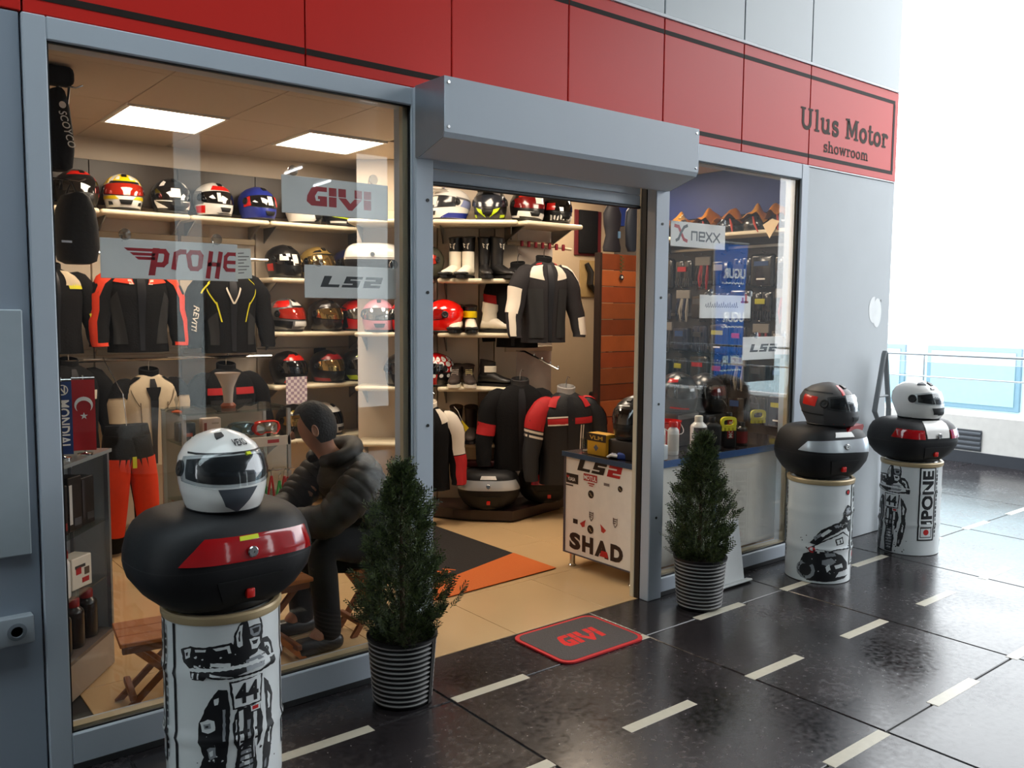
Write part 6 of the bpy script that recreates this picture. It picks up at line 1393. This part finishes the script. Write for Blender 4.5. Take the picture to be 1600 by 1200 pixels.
bottle('slim white spray can with red cap between the white bottles', (3.93, .26, cz), R(-30), .034, .20, HW, HR, M('#c9c2b8', .5), name='spray_can', capr=.8)
t = bottle('white bottle with dark picture label, tallest by the conifer tip', (4.10, .21, cz), R(-30), .05, .225, HW, M('#e2dccf', .5), None, grp='white bottles on the counter', capr=.5, txt=('KATRAN', 0, .09, .032), tm=M('#2a2a2c', .5))
b = B(); b.loft([[(.0505*math.cos(R(a)), .0505*math.sin(R(a)), z) for a in range(215, 326, 10)] for z in (.118, .158)], M('#4a3a38', .5), cap=False, closed=False); b.loft([[(.0505*math.cos(R(a)), .0505*math.sin(R(a)), z) for a in range(235, 306, 10)] for z in (.02, .034)], INK, cap=False, closed=False); b.build('label', t)
t = thing('bucket', 'red plastic pail with white handle behind the white bottles', 'bucket', (4.05, .42, cz)); b = B(); b.lathe([(.075, 0), (.09, .17), (.095, .175), (.095, .18), (.086, .18), (.072, .01)], HR, n=28); b.build('pail', t); b = B(); b.tube([(.09*math.cos(R(a)), -.02-.09*abs(math.sin(R(a))), .165-.06*math.sin(R(a))) for a in range(0, 181, 20)], .003, HW, n=6); b.build('handle', t)
pack('flat grey box lid behind the red pail', 'carton', (4.27, .52, cz), (.28, .16, .21), M('#4b4746', .5), R(8), [(-.12, .12, .17, .20, '#8d8a88')])
helmet('black helmet with red brow on the box inside the small window', (4.27, .52, cz+.215), R(-30), HB, VDARK, [(HR, [(-60, .74), (-20, .76), (-18, .86), (-56, .84)]), (HR, [(-50, .12), (10, .1), (8, .13), (-48, .15)], False, .006)])
helmet('black helmet without print beside the red-browed one', (4.52, .50, cz+.2), R(-20), HB, VDARK, [])
pack('black carton under the plain black helmet', 'carton', (4.52, .50, cz), (.24, .22, .195), BLACK, 0, None)
bottle('black squarish bottle with white lettering left of the red-striped one', (4.28, .25, cz), R(-30), .045, .20, BLACK, BLACK, None, grp='black oil bottles on the counter', capr=.5, sq=True)
t = thing('oil_bottle', 'black upright bottle with a red vertical wordmark', 'bottle', (4.43, .24, cz), R(-35), 'black oil bottles on the counter')
b = B(); b.rbox(-.04, .04, -.035, .035, 0, .19, BLACK, .012, 3); b.build('body', t); b = B(); b.lathe([(.02, .19), (.02, .215), (.016, .22)], BLACK, n=14); b.build('cap', t)
b = B(); b.box(-.02, .02, -.0365, -.035, .06, .185, M('#a81a1e', .5)); put_text(b, 'MOTUL', .034, FW, frame((.013, -.0372, .066), (0, 0, 1), (-1, 0, 0)), .015, 0, fit=.11); b.build('label', t, smooth=False)
bottle('dark bottle with red print at the window end of the counter', (4.56, .24, cz), R(-30), .04, .15, DBR, BLACK, M('#7d1a1e', .5), grp='black oil bottles on the counter')
for k, (x, y, z) in enumerate(((4.36, .19, .80), (4.69, .21, .82))):
    t = thing('knuckle_guard', ['neon yellow knuckle guard hanging before the black helmets', 'neon yellow knuckle guard hanging next to the window frame'][k], 'guard', (x, y, z), R(-20), 'neon yellow guards in the small window')
    b = B(); b.loft([[((.055+d_)*math.copysign(abs(math.cos(R(a)))**.6, math.cos(R(a))), y_, .07+(.035+d_)*math.copysign(abs(math.sin(R(a)))**.6, math.sin(R(a)))) for a in range(0, 360, 18)] for d_, y_ in ((0, .008), (0, -.008), (-.018, -.010), (-.018, .008))], YEL, cap=False)
    for j in range(4): b.box(-.05+.028*j, -.032+.028*j, -.008, .008, .018, .042, YEL)
    b.build('guard', t); b = B(); b.tube([(0, 0, .105), (0, .01, .16), (0, .06, .2), (0, .2, .22)], .002, BLACK, n=5); b.build('cord', t)
pack('clear plastic tub with papers on the counter nearest the door guide', 'tub', (3.68, .19, cz), (.16, .09, .09), M('#c9d0d6', .2, coat=.5), 0, None)

# ---------------------------------------------------------------- timber screen, niche and wall hangings at the back
t = thing('timber_screen', 'tall screen of reddish wooden planks behind the counter', 'screen', (4.53, 1.5, .0015))
PLK = [M(c, .4, var=.25, scale=7, coat=.2, name='reddish_plank') for c in ('#8e4a26', '#7c3a1c', '#a5552a', '#944422')]
for k in range(16): B().rbox(.006, .42, .004*(k % 2), .026, .02+.122*k+.002, .02+.122*(k+1)-.002, PLK[(k*7) % 4], .003, 1).build('plank', t, smooth=False)
B().box(-.016, .008, -.006, .05, 0, 1.975, M('#2a1a12', .5)).build('edge_post', t, smooth=False)
t = thing('ornament', 'green leaf ornament with an evil-eye bead on the timber screen', 'ornament', (4.735, 1.488, 1.80))
b = B()
for k in range(9): b.add([(0, 0, .03+.014*k), (.03*(1 if k % 2 else -1), -.004, .05+.014*k), (.006, 0, .045+.014*k)], [(0, 1, 2)], M('#3c4a26', .7))
b.build('leaves', t, smooth=False); b = B(); b.lathe([(.022, 0), (.02, .006), (.0, .009)], M('#1c1c24', .2, coat=1), n=18, tr=frame((0, 0, 0), (1, 0, 0), (0, 0, 1)) ); b.build('bead', t); b = B(); b.lathe([(.010, .009), (.0, .012)], M('#d8d4c8', .3), n=14, tr=frame((0, 0, 0), (1, 0, 0), (0, 0, 1))); b.build('pupil', t)
t = thing('framed_jersey', 'black garment in dark red backing hung high on the beige partition', 'garment', (5.43, 2.585, 2.04)); B().rbox(-.16, .17, 0, .012, 0, .40, M('#5a1016', .7), .004, 1).build('backing', t, smooth=False); b = B(); b.rbox(-.12, .11, -.02, 0, .02, .40, CLOTH, .008, 2); b.build('cloth', t)
t = thing('knee_brace', 'dark knee brace hung above the timber screen', 'guard', (4.67, 1.53, 1.99)); b = B(); b.loft([[(w_*math.cos(R(a)), .035*math.sin(R(a)), z) for a in range(0, 360, 20)] for z, w_ in ((0, .085), (.03, .09), (.12, .06), (.2, .085), (.28, .09), (.34, .05))], M('#15131c', .6)); b.build('sleeve', t); b = B(); b.box(.03, .045, -.045, -.03, .10, .15, M('#5a7a9a', .4)); b.build('buckle', t, smooth=False)
t = thing('spine_protector', 'second dark brace hung beside the door guide', 'guard', (4.88, 1.53, 2.0)); b = B(); b.loft([[(w_*math.cos(R(a)), .03*math.sin(R(a)), z) for a in range(0, 360, 20)] for z, w_ in ((0, .03), (.04, .06), (.2, .07), (.3, .06), (.33, .03))], M('#1a2230', .6)); b.build('sleeve', t); b = B(); b.tube([(0, 0, .32), (0, .02, .42)], .004, BLACK); b.build('strap', t)
t = thing('mounted_glove', 'black glove guard on a pale wooden board on the partition', 'display board', (5.45, 2.585, 1.67)); B().rbox(-.11, .11, 0, .012, 0, .33, M('#a5895a', .5, var=.15), .004, 1).build('board', t, smooth=False); b = B(); b.tube([(-.05, -.02, .30), (-.01, -.035, .22), (-.02, -.035, .12), (.07, -.02, .03)], [(.025, .02), (.05, .025), (.05, .025), (.015, .012)], BLACK, n=12); b.build('guard', t)
t = thing('side_table', 'small dark table against the partition carrying the coffee maker', 'table', (5.40, 2.38, .001))
B().rbox(-.26, .26, -.18, .18, .60, .63, M('#6d5a48', .4), .005, 1).build('top', t, smooth=False)
for x in (-.23, .23):
    for y in (-.15, .15): B().box(x-.02, x+.02, y-.02, y+.02, 0, .60, M('#2a211c', .5)).build('leg', t, smooth=False)
t = thing('coffee_maker', 'glass coffee pot with dark handle stacked on a black warming base', 'coffee maker', (5.47, 2.36, .632))
b = B(); b.rbox(-.13, .13, -.1, .1, 0, .20, BLACK, .02, 2); b.build('base', t); b = B(); b.lathe([(.06, .205), (.085, .25), (.085, .33), (.06, .38), (.065, .41)], M('#4a4540', .08, .3, coat=1), n=24); b.build('pot', t); b = B(); b.lathe([(.05, .415), (.055, .45), (.045, .53), (.03, .545)], M('#8d8a84', .15, .6), n=20); b.build('kettle', t)
b = B(); b.tube([(-.08, 0, .36), (-.13, 0, .35), (-.135, 0, .26), (-.085, 0, .24)], .01, BLACK); b.build('handle', t); b = B(); b.tube([(-.05, 0, .52), (-.10, 0, .53), (-.11, 0, .46)], .009, BLACK); b.build('upper_handle', t); b = B(); b.lathe([(.012, .545), (.016, .56), (.006, .575)], BLACK, n=10); b.build('knob', t)

# ---------------------------------------------------------------- goods on the right wall, seen through the small window
t = thing('shelf', 'pale shelf high on the right wall holding orange bags', 'shelf', (5.764, 1.30, 2.16), R(-90)); b = B(); b.rbox(-.72, .70, -.26, 0, -.03, 0, SHELF, .012, 2); b.build('board', t)
for s in (-.6, 0, .6): b = B(); b.prism([(0, -.03), (-.2, -.03), (-.02, -.12), (0, -.13)], s-.004, s+.004, STEEL, tr=frame((0, 0, 0), (0, 1, 0), (0, 0, 1))); b.build('bracket', t, smooth=False)
ORF = [M(c, .5, var=.25, scale=22, coat=.25, bump=.2, name='orange_bag_fabric') for c in ('#d8861f', '#e09a32', '#c9791c')]
DWR = M('#22221f', .25, 0, .6, .6, .3, 25, name='dark_wrapped_goods')
rq = random.Random(9)
for k in range(6):
    y = .70+.235*k
    t = thing('folded_bag', 'crumpled orange bag over dark wrapped goods, %s from the window on the top right shelf' % ['first', 'second', 'third', 'fourth', 'fifth', 'sixth'][k], 'bag', (5.62, y, 2.163), R(-90+(k*37) % 25-12), 'orange bags on the top right shelf')
    b = B(); b.loft([[(x_*w_*(1+.12*math.sin(3*j+k)), d_*.075*math.sin(R(j*30))-.005, z) for j in range(12) for x_ in (math.cos(R(j*30)),)] for z, w_, d_ in ((0, .10, 1), (.03, .115, 1.15), (.07, .11, 1.1), (.10, .08, .8), (.115, .04, .4))], DWR); b.build('goods', t)
    ph = [rq.uniform(0, 6) for _ in range(4)]; pk = rq.uniform(-.05, .05)
    def dr(u, v):
        x = (u-.5)*.25; yv = (v-.5)*.2; h = .128+.075*math.exp(-((x-pk)/.05)**2)*math.exp(-(yv/.06)**2)-.9*max(0, abs(x)-.07)-.5*max(0, abs(yv)-.075)
        h += .014*math.sin(34*x+ph[0])*math.cos(29*yv+ph[1])+.01*math.sin(61*x+40*yv+ph[2])
        return (x, yv+.01*math.sin(30*x+ph[3]), max(.02, h))
    b = B(); b.grid(dr, 22, 12, ORF[k % 3]); b.build('cloth', t)
    b = B(); b.tube([(.03, -.09, .10), (.05, -.10, .05), (.07+.03*(k % 2), -.12, -.02)], [.006, .01, .004], M('#c0402c', .6), n=6); b.build('strap', t)
    if k == 0:
        b = B(); b.add([(-.08, -.125, .03), (0, -.13, -.075), (.085, -.12, .045), (0, -.11, .07)], [(0, 1, 2, 3)], M('#e8cfa8', .6)); b.build('flap', t, smooth=False)
rnd = random.Random(5)
PLAS = [M(c, .22, 0, .6, .7, .2, 20, name='wrapped_goods') for c in ('#141517', '#1c1d20', '#152036', '#101114', '#211f1e', '#26282b')]
ords = ['nearest the window', 'second from the window', 'third from the window', 'fourth from the window', 'fifth from the window', 'sixth from the window', 'seventh from the window']
rows_ = [(1.80, 'top'), (1.53, 'second'), (1.26, 'third'), (.99, 'fourth'), (.72, 'lowest')]
CARD = ['#2a2c2e', '#a01c1e', '#8d8880', '#26406c', '#a39f22', '#8a2026', '#3a3a3c']
for r_, (z, rn) in enumerate(rows_):
    t = thing('hook_rail', 'steel hook rail of the %s row of goods on the right wall' % rn, 'rail', (5.77, 1.32, z+.26), R(-90)); b = B(); b.rbox(-.70, .72, -.012, 0, -.012, .012, STEEL, .002, 1); b.build('rail', t, smooth=False)
    for c_ in range(7):
        y = .74+.195*c_; kind = (r_*3+c_*2) % 5; m_ = PLAS[(r_*2+c_) % 6]
        if r_ in (1, 2) and c_ >= 5: m_ = PLAS[2]
        acc = M(CARD[(r_+c_*3) % 7], .45)
        nm, lb, ct = (('glove_pack', 'glove pair in clear wrap', 'gloves'), ('boxed_lock', 'boxed goods with coloured card', 'box'), ('rain_suit_pack', 'folded dark suit in wrap', 'clothing pack'), ('strap_pack', 'bundle of straps with card', 'straps'), ('glove_pack', 'dark glove pair', 'gloves'))[kind]
        t = thing(nm, '%s, %s in the %s right-wall row' % (lb, ords[c_], rn), ct, (5.765, y, z+.02), R(-90+rnd.uniform(-8, 8)), 'goods hung on the right wall'); t.scale = (1.22, 1.1, 1.18)
        if kind in (0, 4):
            for s in (-1, 1):
                b = B(); b.rbox(s*.04-.035, s*.04+.035, -.06-.012*s, -.03-.012*s, .0, .13, m_, .014, 2)
                for f in range(4): b.tube([(s*.04-.026+.0175*f, -.045-.012*s, .01), (s*.04-.027+.018*f, -.05-.012*s, -.03), (s*.04-.027+.018*f, -.045-.012*s, -.055)], [.009, .0085, .006], m_, n=6)
                b.build('glove', t)
            b = B(); b.rbox(-.035, .035, -.085, -.075, .05, .085, acc, .003, 1); b.build('knuckle_panel', t, smooth=False)
        elif kind == 1:
            b = B(); b.rbox(-.06, .06, -.08, -.02, -.05, .11, m_, .008, 2); b.build('box', t); b = B(); b.box(-.045, .02, -.082, -.08, .05, .09, acc); b.build('card', t, smooth=False)
        elif kind == 2:
            b = B(); b.rbox(-.085, .085, -.07, -.01, -.07, .15, m_, .025, 3); b.build('pack', t); b = B(); b.box(-.05, .05, -.073, -.069, .07, .10, acc); b.box(-.03, .03, -.073, -.069, -.02, -.01, HW); b.build('print', t, smooth=False)
        else:
            b = B()
            for s in range(4): b.tube([(-.04+.026*s, -.04, .10), (-.05+.03*s, -.06, .0), (-.045+.027*s, -.05, -.07), (-.03+.024*s, -.045, 0), (-.03+.022*s, -.04, .10)], .008, acc if s % 2 else m_, n=6)
            b.build('strap', t); b = B(); b.rbox(-.06, .06, -.05, -.03, .09, .15, M('#77736d', .5), .003, 1); b.build('card', t, smooth=False)
        b = B(); b.tube([(0, 0, .16), (0, -.05, .16), (0, -.07, .17)], .003, STEEL, n=5); b.build('hook', t)
# bigger dark things hung low behind the counter
# ---------------------------------------------------------------- mat inside the door
t = thing('floor_mat', 'large black mat with an orange corner on the beige tiles', 'mat', (0, 0, .0015))
b = B(); b.prism([(2.50, .655), (3.40, .70), (3.39, 2.05), (2.46, 2.0)], 0, .006, M('#191413', .9, bump=.3, scale=120, name='black_mat_pile')); b.build('pile', t, smooth=False)
b = B(); b.prism([(2.50, .650), (3.402, .695), (3.40, 1.10), (2.49, .84)], .004, .0072, M('#c4601c', .85, bump=.3, scale=120, name='orange_mat_pile')); b.build('orange_panel', t, smooth=False)
b = B(); T = frame((2.56, .93, .0078), (1, .28, 0), (-.28, 1, 0))
for k in range(6): stroke(b, [(.06*k, 0), (.02+.06*k, .07), (.045+.06*k, .0)], .014, M('#c4601c', .85), T)
b.build('lettering', t, smooth=False)
